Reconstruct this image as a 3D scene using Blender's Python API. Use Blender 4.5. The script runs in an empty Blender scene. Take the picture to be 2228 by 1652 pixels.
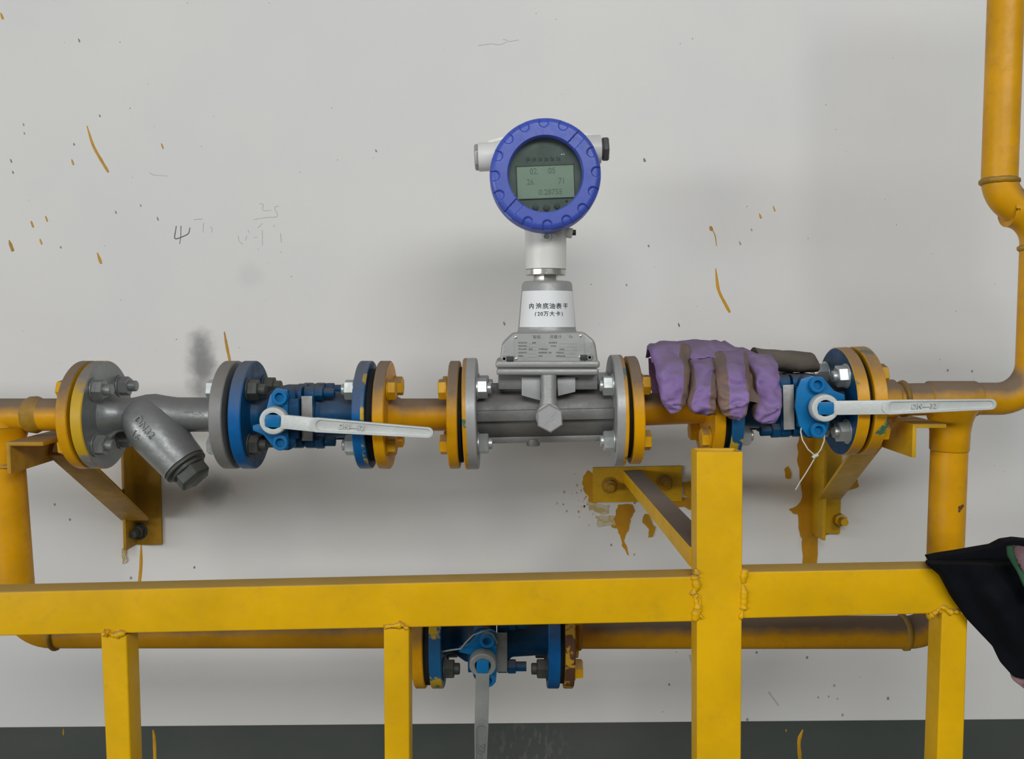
import bpy, bmesh, math, random
from mathutils import Vector, Matrix, noise
random.seed(7)
V = Vector
PI = math.pi
S = bpy.context.scene
COL = S.collection

# ------------------------------------------------------------------ camera, light, exposure
F, CX, CY, CAMZ, PITCH = 1850.0, 1114.0, 826.0, 1.30, math.radians(3.5)
cam_d = bpy.data.cameras.new('camera')
cam_d.sensor_width = 36.0
cam_d.lens = F / 2228.0 * 36.0
cam_d.clip_start = 0.02
cam = bpy.data.objects.new('camera', cam_d)
COL.objects.link(cam)
cam.location = (0, 0, CAMZ)
cam.rotation_euler = (PI / 2 - PITCH, 0, 0)
S.camera = cam

S.view_settings.view_transform = 'Standard'
S.view_settings.look = 'None'
S.view_settings.gamma = 1.0
S.view_settings.use_curve_mapping = False
S.view_settings.exposure = -0.24

w = bpy.data.worlds.new('world')
S.world = w
w.use_nodes = True
w.node_tree.nodes['Background'].inputs[0].default_value = (0.88, 0.98, 1.0, 1)
w.node_tree.nodes['Background'].inputs[1].default_value = 0.15


def area(name, loc, target, sx, sy, power, col=(1, 1, 1)):
    d = bpy.data.lights.new(name, 'AREA')
    d.shape = 'RECTANGLE'
    d.size, d.size_y = sx, sy
    d.energy = power
    d.color = col
    o = bpy.data.objects.new(name, d)
    COL.objects.link(o)
    o.location = loc
    o.rotation_euler = (V(target) - V(loc)).to_track_quat('-Z', 'Y').to_euler()
    return o


# daylight from a long window band along the hall's left side, an added fill lamp high behind the camera, little from above
area('window_band_left', (-5.2, -3.0, 1.56), (0.0, 1.2, 1.40), 4.6, 0.8, 165, (1.0, 1.0, 0.985))
area('added_fill_behind', (0.55, -1.9, 2.72), (0.32, 1.4, 1.45), 3.0, 0.75, 80, (1.0, 1.0, 0.985))


def P(px, py, Y):
    """World point at distance Y in front of the camera's plane seen at pixel (px, py)."""
    x, y = (px - CX) / F, -(py - CY) / F
    d = V((x, math.cos(PITCH) + y * math.sin(PITCH), -math.sin(PITCH) + y * math.cos(PITCH)))
    t = Y / d.y
    return V((t * d.x, Y, CAMZ + t * d.z))


YP = 1.10      # pipe line
YW = 1.40      # wall face
YF = 0.885     # front face of the tube frame


def X(px, Y=YP):
    return P(px, 720, Y).x


def Z(py, Y=YP):
    return P(CX, py, Y).z


# ------------------------------------------------------------------ materials
def nodes(name):
    m = bpy.data.materials.new(name)
    m.use_nodes = True
    nt = m.node_tree
    b = nt.nodes['Principled BSDF']
    return m, nt, b


def nz(nt, scale, detail=3, rough=0.55, coord=None, vec=None):
    n = nt.nodes.new('ShaderNodeTexNoise')
    n.inputs['Scale'].default_value = scale
    n.inputs['Detail'].default_value = detail
    n.inputs['Roughness'].default_value = rough
    if vec is not None:
        nt.links.new(vec, n.inputs['Vector'])
    return n.outputs['Fac']


def mapr(nt, val, a, b, c=0.0, d=1.0):
    n = nt.nodes.new('ShaderNodeMapRange')
    n.inputs[1].default_value, n.inputs[2].default_value = a, b
    n.inputs[3].default_value, n.inputs[4].default_value = c, d
    nt.links.new(val, n.inputs[0])
    return n.outputs[0]


def mul(nt, a, b, op='MULTIPLY'):
    n = nt.nodes.new('ShaderNodeMath')
    n.operation = op
    for i, v in enumerate((a, b)):
        if isinstance(v, (int, float)):
            n.inputs[i].default_value = v
        else:
            nt.links.new(v, n.inputs[i])
    return n.outputs[0]


def mix(nt, fac, a, b):
    n = nt.nodes.new('ShaderNodeMix')
    n.data_type = 'RGBA'
    for sock, v in ((n.inputs[0], fac), (n.inputs[6], a), (n.inputs[7], b)):
        if isinstance(v, (int, float)):
            sock.default_value = v
        elif isinstance(v, (tuple, list)):
            sock.default_value = tuple(v)[:3] + (1,)
        else:
            nt.links.new(v, sock)
    return n.outputs[2]


DUST = (0.155, 0.125, 0.105)


def paint(name, col, rough=0.4, dust=0.0, var=0.12, metal=0.0, bump=0.15, bscale=90, spray=None, sprayamt=0.5,
          sprayscale=14, dustcol=DUST, grime=0.25, spec=0.5, d0=0.25, d1=0.8):
    """Painted or bare metal: mottled colour, roughness, a fine bump, dust lying on faces that look up, optional overspray."""
    m, nt, b = nodes(name)
    geo = nt.nodes.new('ShaderNodeNewGeometry')
    pos = geo.outputs['Position']
    n1 = nz(nt, 11, 4, 0.6, vec=pos)
    dark = tuple(c * (1 - 2.2 * var) for c in col)
    lite = tuple(min(1, c * (1 + var)) for c in col)
    c = mix(nt, mapr(nt, n1, 0.3, 0.7), dark, lite)
    n2 = nz(nt, 55, 5, 0.7, vec=pos)
    if grime:
        c = mix(nt, mul(nt, mapr(nt, n2, 0.55, 0.8), grime), c, tuple(x * 0.35 for x in col))
    if spray:
        n3 = nz(nt, sprayscale, 4, 0.6, vec=pos)
        c = mix(nt, mapr(nt, n3, 0.62 - sprayamt * 0.3, 0.66 - sprayamt * 0.3), c, spray)
    fac = None
    if dust:
        sep = nt.nodes.new('ShaderNodeSeparateXYZ')
        nt.links.new(geo.outputs['Normal'], sep.inputs[0])
        n4 = nz(nt, 26, 4, 0.65, vec=pos)
        up = mapr(nt, mul(nt, sep.outputs[2], mapr(nt, n4, 0.3, 0.7, -0.14, 0.14), 'ADD'), d0, d1)
        fac = mul(nt, up, dust)
        c = mix(nt, fac, c, dustcol)
    nt.links.new(c, b.inputs['Base Color'])
    r = mapr(nt, n2, 0.3, 0.8, rough - 0.06, min(1, rough + 0.18))
    if fac is not None:
        r = mul(nt, r, mul(nt, fac, 0.4), 'ADD')
        if metal:
            nt.links.new(mul(nt, mul(nt, fac, -metal), metal, 'ADD'), b.inputs['Metallic'])
    elif metal:
        b.inputs['Metallic'].default_value = metal
    nt.links.new(r, b.inputs['Roughness'])
    b.inputs['Specular IOR Level'].default_value = spec
    if bump:
        bp = nt.nodes.new('ShaderNodeBump')
        bp.inputs['Strength'].default_value = bump
        bp.inputs['Distance'].default_value = 0.001
        nt.links.new(nz(nt, bscale, 4, 0.6, vec=pos), bp.inputs['Height'])
        nt.links.new(bp.outputs[0], b.inputs['Normal'])
    return m


YEL = (0.70, 0.335, 0.001)
M_yel = paint('yellow_paint', YEL, 0.36, dust=0.92, var=0.10, grime=0.30, spec=0.3, d0=0.04, d1=0.60)
M_frame = paint('yellow_frame_paint', (0.77, 0.435, 0.001), 0.38, spec=0.28, dust=0.6, var=0.07, grime=0.2, bump=0.25, bscale=60,
                dustcol=(0.26, 0.19, 0.10))
M_arm = paint('yellow_dusty_arm_paint', (0.77, 0.435, 0.001), 0.4, spec=0.28, dust=0.97, var=0.08, grime=0.2, dustcol=(0.16, 0.13, 0.115))
M_bracket = paint('dull_yellow_bracket_paint', (0.42, 0.22, 0.003), 0.5, dust=0.6, var=0.2, grime=0.5, bump=0.3)
M_bracketR = paint('yellow_bracket_paint', (0.64, 0.37, 0.003), 0.45, dust=0.6, var=0.14, grime=0.4, bump=0.3)
M_blue = paint('blue_valve_paint', (0.001, 0.115, 0.36), 0.36, spec=0.3, dust=0.85, var=0.16, grime=0.35, bump=0.25, bscale=140,
               dustcol=(0.12, 0.12, 0.125), d0=0.08, d1=0.7)
M_blueb = paint('grimy_shaded_blue_valve_paint', (0.001, 0.066, 0.175), 0.42, spec=0.25, dust=0.85, var=0.2, grime=0.5, bump=0.3, bscale=140, dustcol=(0.085, 0.085, 0.09), d0=0.15)  # darker copy of the valve blue: grime plus shade painted into the colour
M_blue2 = paint('lit_blue_paint', (0.002, 0.17, 0.44), 0.33, spec=0.35, dust=0.3, var=0.1, grime=0.15, bump=0.2)  # valve blue lightened for the front parts, lit look put into the colour
M_blueY = paint('blue_rim_with_yellow_overspray', (0.005, 0.11, 0.28), 0.36, dust=0.6, spray=(0.55, 0.36, 0.01), sprayamt=0.42, sprayscale=22)
M_yelG = paint('yellow_rim_with_blue_smears', YEL, 0.4, dust=0.7, spray=(0.05, 0.16, 0.10), sprayamt=0.12, sprayscale=30)
M_rust = paint('yellow_rim_flaking_to_rust', (0.12, 0.045, 0.02), 0.6, dust=0.5, var=0.25, spray=(0.5, 0.28, 0.01), sprayamt=0.25, sprayscale=40)
M_grey = paint('grey_silver_paint', (0.29, 0.305, 0.305), 0.36, dust=0.7, var=0.14, grime=0.3, metal=0.55, bump=0.4, bscale=120,
               dustcol=(0.12, 0.11, 0.105))
M_greyrim = paint('grey_flange_rim', (0.27, 0.27, 0.265), 0.45, dust=0.55, var=0.10, metal=0.3)
M_greyY = paint('grey_rim_with_yellow_overspray', (0.25, 0.25, 0.24), 0.42, dust=0.6, spray=(0.60, 0.37, 0.01), sprayamt=0.48, sprayscale=9)
M_alu = paint('dark_cast_aluminium', (0.20, 0.202, 0.198), 0.5, dust=0.35, var=0.12, metal=0.4, bump=0.3, bscale=200)
M_alul = paint('light_cast_aluminium', (0.36, 0.365, 0.36), 0.45, dust=0.5, var=0.05, metal=0.4, bump=0.2, bscale=260, grime=0.1,
               dustcol=(0.27, 0.26, 0.245))
M_plate = paint('nameplate_metal', (0.40, 0.41, 0.40), 0.42, var=0.05, metal=0.5, bump=0.05, grime=0.1)
M_fl = paint('flange_grey_paint', (0.42, 0.425, 0.43), 0.42, dust=0.5, var=0.06, metal=0.3, grime=0.15, dustcol=(0.24, 0.22, 0.20))
M_zinc = paint('zinc_bolt', (0.62, 0.66, 0.66), 0.34, dust=0.4, var=0.1, metal=0.75, grime=0.2)
M_dkbolt = paint('dark_green_grey_bolt', (0.075, 0.085, 0.078), 0.5, dust=0.4, var=0.2, metal=0.4)
M_ybolt = paint('yellow_bolt_paint', (0.70, 0.37, 0.002), 0.4, spec=0.3, dust=0.8, var=0.1, d0=0.35)
M_handle = paint('silver_handle_paint', (0.62, 0.65, 0.64), 0.40, dust=0.3, var=0.07, metal=0.12, bump=0.35, bscale=220, grime=0.15)
M_handle_dk = paint('dull_silver_handle_paint', (0.30, 0.32, 0.31), 0.42, dust=0.3, var=0.1, metal=0.3, bump=0.3, bscale=200)
M_gasket = paint('black_gasket', (0.006, 0.006, 0.007), 0.8, var=0.2, grime=0)
M_white = paint('white_enamel', (0.72, 0.72, 0.69), 0.35, var=0.03, grime=0.05, dust=0.3, dustcol=(0.55, 0.53, 0.5))
M_bezel = paint('blue_bezel_enamel', (0.048, 0.088, 0.44), 0.36, var=0.06, grime=0.08, bump=0.08, spec=0.5)
M_paper = paint('white_paper_sticker', (0.80, 0.82, 0.83), 0.45, var=0.03, grime=0.0, bump=0.1, bscale=30)
M_steel = paint('bright_steel', (0.66, 0.65, 0.60), 0.25, var=0.05, metal=0.9, grime=0.05)
M_ink = paint('dark_ink', (0.05, 0.05, 0.055), 0.7, var=0.1, grime=0, bump=0)
M_ink2 = paint('grey_ink', (0.13, 0.135, 0.13), 0.7, var=0.1, grime=0, bump=0)
M_glandk = paint('dark_grey_plastic', (0.10, 0.10, 0.10), 0.5, var=0.1, grime=0.1)
M_face = paint('display_face_plate', (0.075, 0.100, 0.092), 0.5, var=0.05, grime=0, bump=0)
M_lcd = paint('lcd_glass', (0.225, 0.30, 0.232), 0.35, var=0.06, grime=0, bump=0)
M_lcdink = paint('lcd_segment', (0.120, 0.168, 0.130), 0.5, var=0.05, grime=0, bump=0)
M_dark = paint('black_button', (0.030, 0.036, 0.034), 0.5, var=0.1, grime=0, bump=0)
M_silverlabel = paint('silver_foil_label', (0.36, 0.36, 0.35), 0.4, var=0.25, metal=0.3, grime=0.5, bump=0.4)
M_purple = paint('purple_glove_cloth', (0.30, 0.20, 0.45), 0.92, dust=0.75, var=0.14, grime=0.30, bump=0.7, bscale=160, spec=0.15,
                 dustcol=(0.17, 0.135, 0.165), d0=0.2, d1=0.95)
M_tan = paint('tan_glove_cloth', (0.25, 0.165, 0.14), 0.92, dust=0.6, var=0.18, grime=0.4, bump=0.7, bscale=160, spec=0.15,
              dustcol=(0.13, 0.11, 0.10))
M_cuff = paint('dusty_brown_glove_cuff', (0.135, 0.115, 0.095), 0.95, dust=0.5, var=0.2, grime=0.4, bump=0.8, bscale=120, spec=0.1,
               dustcol=(0.14, 0.125, 0.105))
M_black = paint('black_cloth', (0.0045, 0.0052, 0.008), 0.9, var=0.25, grime=0.0, bump=0.6, bscale=300, spec=0.12)
M_green = paint('green_trim_cloth', (0.040, 0.115, 0.060), 0.9, var=0.3, grime=0.5, bump=0.5, spec=0.1)
M_pink = paint('faded_pink_cloth', (0.25, 0.155, 0.17), 0.9, var=0.38, grime=0.7, spray=(0.05, 0.035, 0.04), sprayamt=0.25, sprayscale=60, bump=0.5, spec=0.1)
M_wire = paint('white_plastic_wire', (0.62, 0.62, 0.55), 0.45, var=0.05, grime=0.1)
M_drip = paint('yellow_paint_spill', (0.56, 0.29, 0.006), 0.42, var=0.16, grime=0.25, bump=0.3)
M_dripO = paint('thick_yellow_paint_spill', (0.50, 0.235, 0.004), 0.4, var=0.14, grime=0.2, bump=0.3)
M_thin = paint('thin_yellow_paint_smear', (0.52, 0.40, 0.17), 0.55, var=0.12, spray=(0.58, 0.52, 0.40), sprayamt=0.45, sprayscale=60, bump=0.2)
M_pencil = paint('pencil_line', (0.20, 0.21, 0.21), 0.7, var=0.3, grime=0, bump=0)
M_pencilf = paint('faint_pencil_line', (0.52, 0.515, 0.51), 0.7, var=0.05, grime=0, bump=0)
M_speck = paint('dirt_speck', (0.36, 0.34, 0.31), 0.8, var=0.3, grime=0, bump=0)
M_seam = paint('burnt_weld_seam', (0.45, 0.25, 0.01), 0.55, dust=0.6, var=0.3, grime=0.6, bump=0.6, bscale=120)


def wall_mat():
    m, nt, b = nodes('white_wall_paint')
    geo = nt.nodes.new('ShaderNodeNewGeometry')
    pos = geo.outputs['Position']
    c = mix(nt, mapr(nt, nz(nt, 2.2, 4, 0.6, vec=pos), 0.35, 0.65), (0.70, 0.70, 0.70), (0.735, 0.725, 0.70))
    c = mix(nt, mul(nt, mapr(nt, nz(nt, 7, 5, 0.6, vec=pos), 0.45, 0.75), 0.35), c, (0.68, 0.67, 0.685))
    c = mix(nt, mul(nt, mapr(nt, nz(nt, 140, 3, 0.7, vec=pos), 0.68, 0.78), 0.35), c, (0.45, 0.44, 0.42))
    # soft ragged grey patches on the plaster round the strainer
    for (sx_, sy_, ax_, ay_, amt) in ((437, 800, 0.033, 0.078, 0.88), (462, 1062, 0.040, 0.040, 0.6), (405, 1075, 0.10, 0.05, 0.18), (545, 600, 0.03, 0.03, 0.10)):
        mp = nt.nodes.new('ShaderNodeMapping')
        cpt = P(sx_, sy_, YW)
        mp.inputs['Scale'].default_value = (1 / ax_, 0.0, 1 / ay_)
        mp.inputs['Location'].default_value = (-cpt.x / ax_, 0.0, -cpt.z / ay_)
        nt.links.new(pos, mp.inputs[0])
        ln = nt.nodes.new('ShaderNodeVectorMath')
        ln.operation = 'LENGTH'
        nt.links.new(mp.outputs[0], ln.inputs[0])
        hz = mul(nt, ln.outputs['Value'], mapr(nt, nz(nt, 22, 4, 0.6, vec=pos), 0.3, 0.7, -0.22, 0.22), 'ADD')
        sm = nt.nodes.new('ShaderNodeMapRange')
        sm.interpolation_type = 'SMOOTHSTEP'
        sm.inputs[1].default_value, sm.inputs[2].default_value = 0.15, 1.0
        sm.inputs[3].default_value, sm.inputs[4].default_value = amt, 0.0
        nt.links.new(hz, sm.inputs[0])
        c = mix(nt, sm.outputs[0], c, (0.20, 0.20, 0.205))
    nt.links.new(c, b.inputs['Base Color'])
    b.inputs['Roughness'].default_value = 0.62
    b.inputs['Specular IOR Level'].default_value = 0.3
    bp = nt.nodes.new('ShaderNodeBump')
    bp.inputs['Strength'].default_value = 0.25
    bp.inputs['Distance'].default_value = 0.002
    nt.links.new(nz(nt, 35, 6, 0.65, vec=pos), bp.inputs['Height'])
    nt.links.new(bp.outputs[0], b.inputs['Normal'])
    return m


def dado_mat():
    m, nt, b = nodes('dark_dado_paint')
    geo = nt.nodes.new('ShaderNodeNewGeometry')
    pos = geo.outputs['Position']
    c = mix(nt, mapr(nt, nz(nt, 3, 4, 0.6, vec=pos), 0.35, 0.65), (0.056, 0.070, 0.063), (0.082, 0.086, 0.080))
    # scuffed pale patch left by worn chalk
    sep = nt.nodes.new('ShaderNodeVectorMath')
    sep.operation = 'DISTANCE'
    nt.links.new(pos, sep.inputs[0])
    sep.inputs[1].default_value = P(1150, 1640, YW)
    near = mapr(nt, sep.outputs['Value'], 0.03, 0.085, 1, 0)
    st = nt.nodes.new('ShaderNodeMapping')
    st.inputs['Scale'].default_value = (110, 110, 45)
    nt.links.new(pos, st.inputs[0])
    c = mix(nt, mul(nt, mul(nt, mapr(nt, nz(nt, 1, 2, 0.5, vec=st.outputs[0]), 0.52, 0.62), near), 0.55), c, (0.15, 0.14, 0.135))
    nt.links.new(c, b.inputs['Base Color'])
    b.inputs['Roughness'].default_value = 0.55
    b.inputs['Specular IOR Level'].default_value = 0.35
    return m


M_wall = wall_mat()
M_dado = dado_mat()
M_floor = paint('grey_concrete_floor', (0.22, 0.22, 0.21), 0.75, var=0.1)


def glass_mat():
    m = bpy.data.materials.new('window_glass')
    m.use_nodes = True
    nt = m.node_tree
    nt.nodes.clear()
    out = nt.nodes.new('ShaderNodeOutputMaterial')
    mx = nt.nodes.new('ShaderNodeMixShader')
    tr = nt.nodes.new('ShaderNodeBsdfTransparent')
    tr.inputs[0].default_value = (0.95, 0.98, 0.965, 1)
    gl = nt.nodes.new('ShaderNodeBsdfGlossy')
    gl.inputs['Roughness'].default_value = 0.06
    fr = nt.nodes.new('ShaderNodeFresnel')
    fr.inputs[0].default_value = 1.5
    nt.links.new(fr.outputs[0], mx.inputs[0])
    nt.links.new(tr.outputs[0], mx.inputs[1])
    nt.links.new(gl.outputs[0], mx.inputs[2])
    nt.links.new(mx.outputs[0], out.inputs[0])
    return m


M_glass = glass_mat()

# ------------------------------------------------------------------ mesh helpers
WM = {}
FONTS = []


def fr(o, x, up=(0, 0, 1)):
    """Frame at o: local x along x, z near up."""
    x = V(x).normalized()
    up = V(up)
    y = up.cross(x)
    if y.length < 1e-5:
        y = V((0, 1, 0)).cross(x)
    y.normalize()
    z = x.cross(y)
    m = Matrix((x, y, z)).transposed().to_4x4()
    m.translation = V(o)
    return m


class G:
    def __init__(self):
        self.bm = bmesh.new()

    def loft(self, rings, mi=0, cap=True, closed=True):
        bm = self.bm
        vr = [[bm.verts.new(p) for p in r] for r in rings]
        n = len(vr[0])
        for i in range(len(vr) - 1):
            for j in range(n if closed else n - 1):
                k = (j + 1) % n
                try:
                    f = bm.faces.new((vr[i][j], vr[i][k], vr[i + 1][k], vr[i + 1][j]))
                    f.material_index = mi(i, j) if callable(mi) else mi
                except ValueError:
                    pass
        if cap and closed:
            for r, i in ((vr[0], 0), (vr[-1], len(vr) - 2)):
                try:
                    f = bm.faces.new(r)
                    f.material_index = mi(i, 0) if callable(mi) else mi
                except ValueError:
                    pass
        return self

    def lathe(self, frame, prof, seg=40, mi=0, cap=True):
        rings = [[frame @ V((a, r * math.cos(2 * PI * j / seg), r * math.sin(2 * PI * j / seg))) for j in range(seg)] for a, r in prof]
        m = (lambda i, j: mi[i]) if isinstance(mi, (list, tuple)) else mi
        return self.loft(rings, m, cap)

    def cyl(self, p0, p1, r0, r1=None, seg=32, mi=0):
        p0, p1 = V(p0), V(p1)
        return self.lathe(fr(p0, p1 - p0), [(0, r0), ((p1 - p0).length, r0 if r1 is None else r1)], seg, mi)

    def hexa(self, p0, p1, af, mi=0, rot=0.0, up=(0, 0, 1)):
        p0, p1 = V(p0), V(p1)
        f = fr(p0, p1 - p0, up)
        L, R, c = (p1 - p0).length, af / math.sqrt(3), af * 0.06
        rings = []
        for a, s in ((0, 1), (L - c, 1), (L, 0.9)):
            rings.append([f @ V((a, R * s * math.cos(PI / 3 * j + rot), R * s * math.sin(PI / 3 * j + rot))) for j in range(6)])
        return self.loft(rings, mi)

    def box(self, c, s, rot=None, mi=0):
        R = rot or Matrix()
        c = V(c)
        rings = []
        for z in (-.5, .5):
            rings.append([c + (R @ V((x * s[0], y * s[1], z * s[2]))) for x, y in ((-.5, -.5), (.5, -.5), (.5, .5), (-.5, .5))])
        return self.loft(rings, mi)

    def prism(self, pts, frame, d0, d1, mi=0):
        """pts in the frame's x,z plane, thickness along its y."""
        return self.loft([[frame @ V((u, d, v)) for u, v in pts] for d in (d0, d1)], mi)

    def tube(self, path, r, seg=24, mi=0, cap=True, flat=1.0, upv=(0, 1, 0)):
        path = [V(p) for p in path]
        rings, up = [], V(upv)
        for i, p in enumerate(path):
            t = (path[min(i + 1, len(path) - 1)] - path[max(i - 1, 0)]).normalized()
            y = up - t * up.dot(t)
            if y.length < 1e-4:
                y = V((0, 0, 1)) - t * t.z
            y.normalize()
            up = y
            x = t.cross(y)
            ri = r(i / (len(path) - 1)) if callable(r) else r
            rings.append([p + x * (ri * math.cos(2 * PI * j / seg)) + y * (flat * ri * math.sin(2 * PI * j / seg)) for j in range(seg)])
        return self.loft(rings, mi, cap)

    def mesh(self, name, mats, bevel=0.0, smooth=38, seg=2, jitter=0.0, jscale=40):
        bm = self.bm
        bmesh.ops.remove_doubles(bm, verts=bm.verts, dist=1e-6)
        bmesh.ops.recalc_face_normals(bm, faces=bm.faces)
        if bevel:
            es = [e for e in bm.edges if len(e.link_faces) == 2 and e.calc_face_angle(0) > math.radians(32)]
            if es:
                bmesh.ops.bevel(bm, geom=es, offset=bevel, segments=seg, profile=0.6, affect='EDGES', clamp_overlap=True)
        if jitter:
            bm.normal_update()
            for v in bm.verts:
                v.co += v.normal * (noise.noise(v.co * jscale) * jitter)
        bm.normal_update()
        for f in bm.faces:
            f.smooth = smooth > 0
        for e in bm.edges:
            if len(e.link_faces) == 2 and e.calc_face_angle(0) > math.radians(smooth):
                e.smooth = False
        me = bpy.data.meshes.new(name)
        bm.to_mesh(me)
        bm.free()
        for m in (mats if isinstance(mats, (list, tuple)) else [mats]):
            me.materials.append(m)
        return me

    def obj(self, name, mats, parent=None, bevel=0.0, world=True, label=None, smooth=38, seg=2, jitter=0.0, jscale=40):
        if parent is not None and world:
            self.bm.transform(WM[parent.name].inverted())
        return link(name, self.mesh(name, mats, bevel, smooth, seg, jitter, jscale), parent, label)


def link(name, data, parent=None, label=None, loc=None, rot=None):
    o = bpy.data.objects.new(name, data)
    COL.objects.link(o)
    M = Matrix()
    if loc is not None:
        o.location = loc
        M = Matrix.Translation(V(loc))
    if rot is not None:
        o.rotation_euler = rot
        from mathutils import Euler
        M = M @ Euler(rot).to_matrix().to_4x4()
    if parent is not None:
        o.parent = parent
        M = WM[parent.name] @ M
    WM[o.name] = M
    if label:
        o['label'] = label
    return o


def thing(name, label, cat, loc=(0, 0, 0), rot=(0, 0, 0), group=None):
    o = link(name, None, loc=loc, rot=rot)
    o.empty_display_size = 0.05
    o['label'], o['category'] = label, cat
    if group:
        o['group'] = group
    return o


def fillet(pts, radii, n=10):
    """Polyline with its inner corners rounded."""
    pts = [V(p) for p in pts]
    out = [pts[0]]
    for i in range(1, len(pts) - 1):
        a, b, c = pts[i - 1], pts[i], pts[i + 1]
        d0, d1 = (a - b).normalized(), (c - b).normalized()
        ang = d0.angle(d1)
        r = radii[i - 1]
        t = r / math.tan(ang / 2)
        p0, p1 = b + d0 * t, b + d1 * t
        ctr = b + (d0 + d1).normalized() * (r / math.sin(ang / 2))
        e0, e1 = p0 - ctr, p1 - ctr
        om = e0.angle(e1)
        for k in range(n + 1):
            s = k / n
            out.append(ctr + e0 * (math.sin((1 - s) * om) / math.sin(om)) + e1 * (math.sin(s * om) / math.sin(om)))
    out.append(pts[-1])
    # straight runs get extra rings
    res = [out[0]]
    for q in out[1:]:
        d = (q - res[-1]).length
        k = max(1, int(d / 0.12))
        base = res[-1]
        for s in range(1, k + 1):
            res.append(base.lerp(q, s / k))
    return res


def text(name, body, size, mat, parent, frame, label=None, extrude=0.0002, align='CENTER', sx=1.0, bold=0.0):
    """Lettering lying in frame's x,z plane facing -y, turned into a mesh."""
    c = bpy.data.curves.new(name, 'FONT')
    c.body = body
    c.size = size
    c.extrude = extrude
    c.align_x = align
    c.align_y = 'CENTER'
    c.resolution_u = 3
    c.offset = bold
    c.materials.append(mat)
    o = bpy.data.objects.new(name, c)
    COL.objects.link(o)
    o.parent = parent
    m = WM[parent.name].inverted() @ frame @ Matrix.Rotation(PI / 2, 4, 'X') @ Matrix.Diagonal((sx, 1, 1, 1))
    o.matrix_local = m
    FONTS.append(o)
    if label:
        o['label'] = label
    return o


def angle_iron(p0, p1, a, b, wa, wb, t, mi=0, g=None):
    """L section from p0 to p1: one leg along a (width wa), the other along b (width wb), thickness t."""
    g = g or G()
    a, b = V(a).normalized(), V(b).normalized()
    prof = [(0, 0), (wa, 0), (wa, t), (t, t), (t, wb), (0, wb)]
    g.loft([[V(p) + a * u + b * v for u, v in prof] for p in (p0, p1)], mi)
    return g


def ribbon(path_px, wpx, Y=YW, th=0.0007, taper=True):
    """Thin raised paint stroke on the wall along pixel points."""
    pts = [P(x, y, Y) for x, y in path_px]
    ww = wpx * Y / F / 2
    fine = []
    for i in range(len(pts) - 1):
        for k in range(6):
            fine.append(pts[i].lerp(pts[i + 1], k / 6))
    fine.append(pts[-1])
    # smooth the corners
    for _ in range(3):
        fine = [fine[0]] + [(fine[i - 1] + fine[i] * 2 + fine[i + 1]) / 4 for i in range(1, len(fine) - 1)] + [fine[-1]]
    g = G()
    rings = []
    n = len(fine)
    for i, p in enumerate(fine):
        t = (fine[min(i + 1, n - 1)] - fine[max(i - 1, 0)]).normalized()
        side = V((t.z, 0, -t.x))
        s = i / (n - 1)
        k = ww * ((0.35 + 0.65 * min(1, s * 3.0)) * (1 if s < 0.92 else 0.75) if taper else 1) * (1 + 0.25 * noise.noise(p * 140))
        k = max(k, 0.0002)
        rings.append([p + side * -k, p + side * -k * 0.5 + V((0, -th, 0)), p + side * k * 0.5 + V((0, -th, 0)), p + side * k])
    return g.loft(rings, 0, cap=True)


def blot(pts_px, Y=YW, th=0.0008, rough=1.2, sub=4):
    """Thin raised paint splash with a ragged outline."""
    n = len(pts_px)
    out = []
    for i in range(n):
        a, b = V(pts_px[i] + (0,)), V(pts_px[(i + 1) % n] + (0,))
        for k in range(sub):
            q = a.lerp(b, k / sub)
            d = V((noise.noise(q * 0.09), noise.noise(q * 0.09 + V((31, 7, 3))), 0)) * rough * 2.2
            q = q + d
            out.append((q.x, q.y))
    g = G()
    bk = [g.bm.verts.new(P(x, y, Y + 0.0005)) for x, y in out]
    ft = [g.bm.verts.new(P(x, y, Y) + V((0, -th, 0))) for x, y in out]
    m = len(out)
    for i in range(m):
        g.bm.faces.new((bk[i], bk[(i + 1) % m], ft[(i + 1) % m], ft[i]))
    from mathutils.geometry import tessellate_polygon
    for tri in tessellate_polygon([[V((x, y, 0)) for x, y in out]]):
        try:
            g.bm.faces.new([ft[k] for k in tri])
        except ValueError:
            pass
    return g


# ------------------------------------------------------------------ the setting
def structure(o):
    o['kind'] = 'structure'
    return o


wall = structure(G().box((0, YW + 0.06, 1.6), (7, 0.12, 3.2)).obj('wall_back', M_wall))
floor = structure(G().box((0, -1.0, -0.03), (7, 5.0, 0.06)).obj('floor', M_floor))
gd = G()
zl, zr = P(0, 1583, YW), P(2228, 1565, YW)
sl = (zr.z - zl.z) / (zr.x - zl.x)
gd.prism([(-3.4, 0.0), (3.4, 0.0), (3.4, zl.z + sl * (3.4 - zl.x)), (-3.4, zl.z + sl * (-3.4 - zl.x))], Matrix(), YW - 0.0012, YW + 0.002)
dado = structure(gd.obj('trim_1', M_dado))


def wallpart(name, g, mat, label=None, par=None):
    return g.obj(name, mat, par or wall, label=label, smooth=60)


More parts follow.
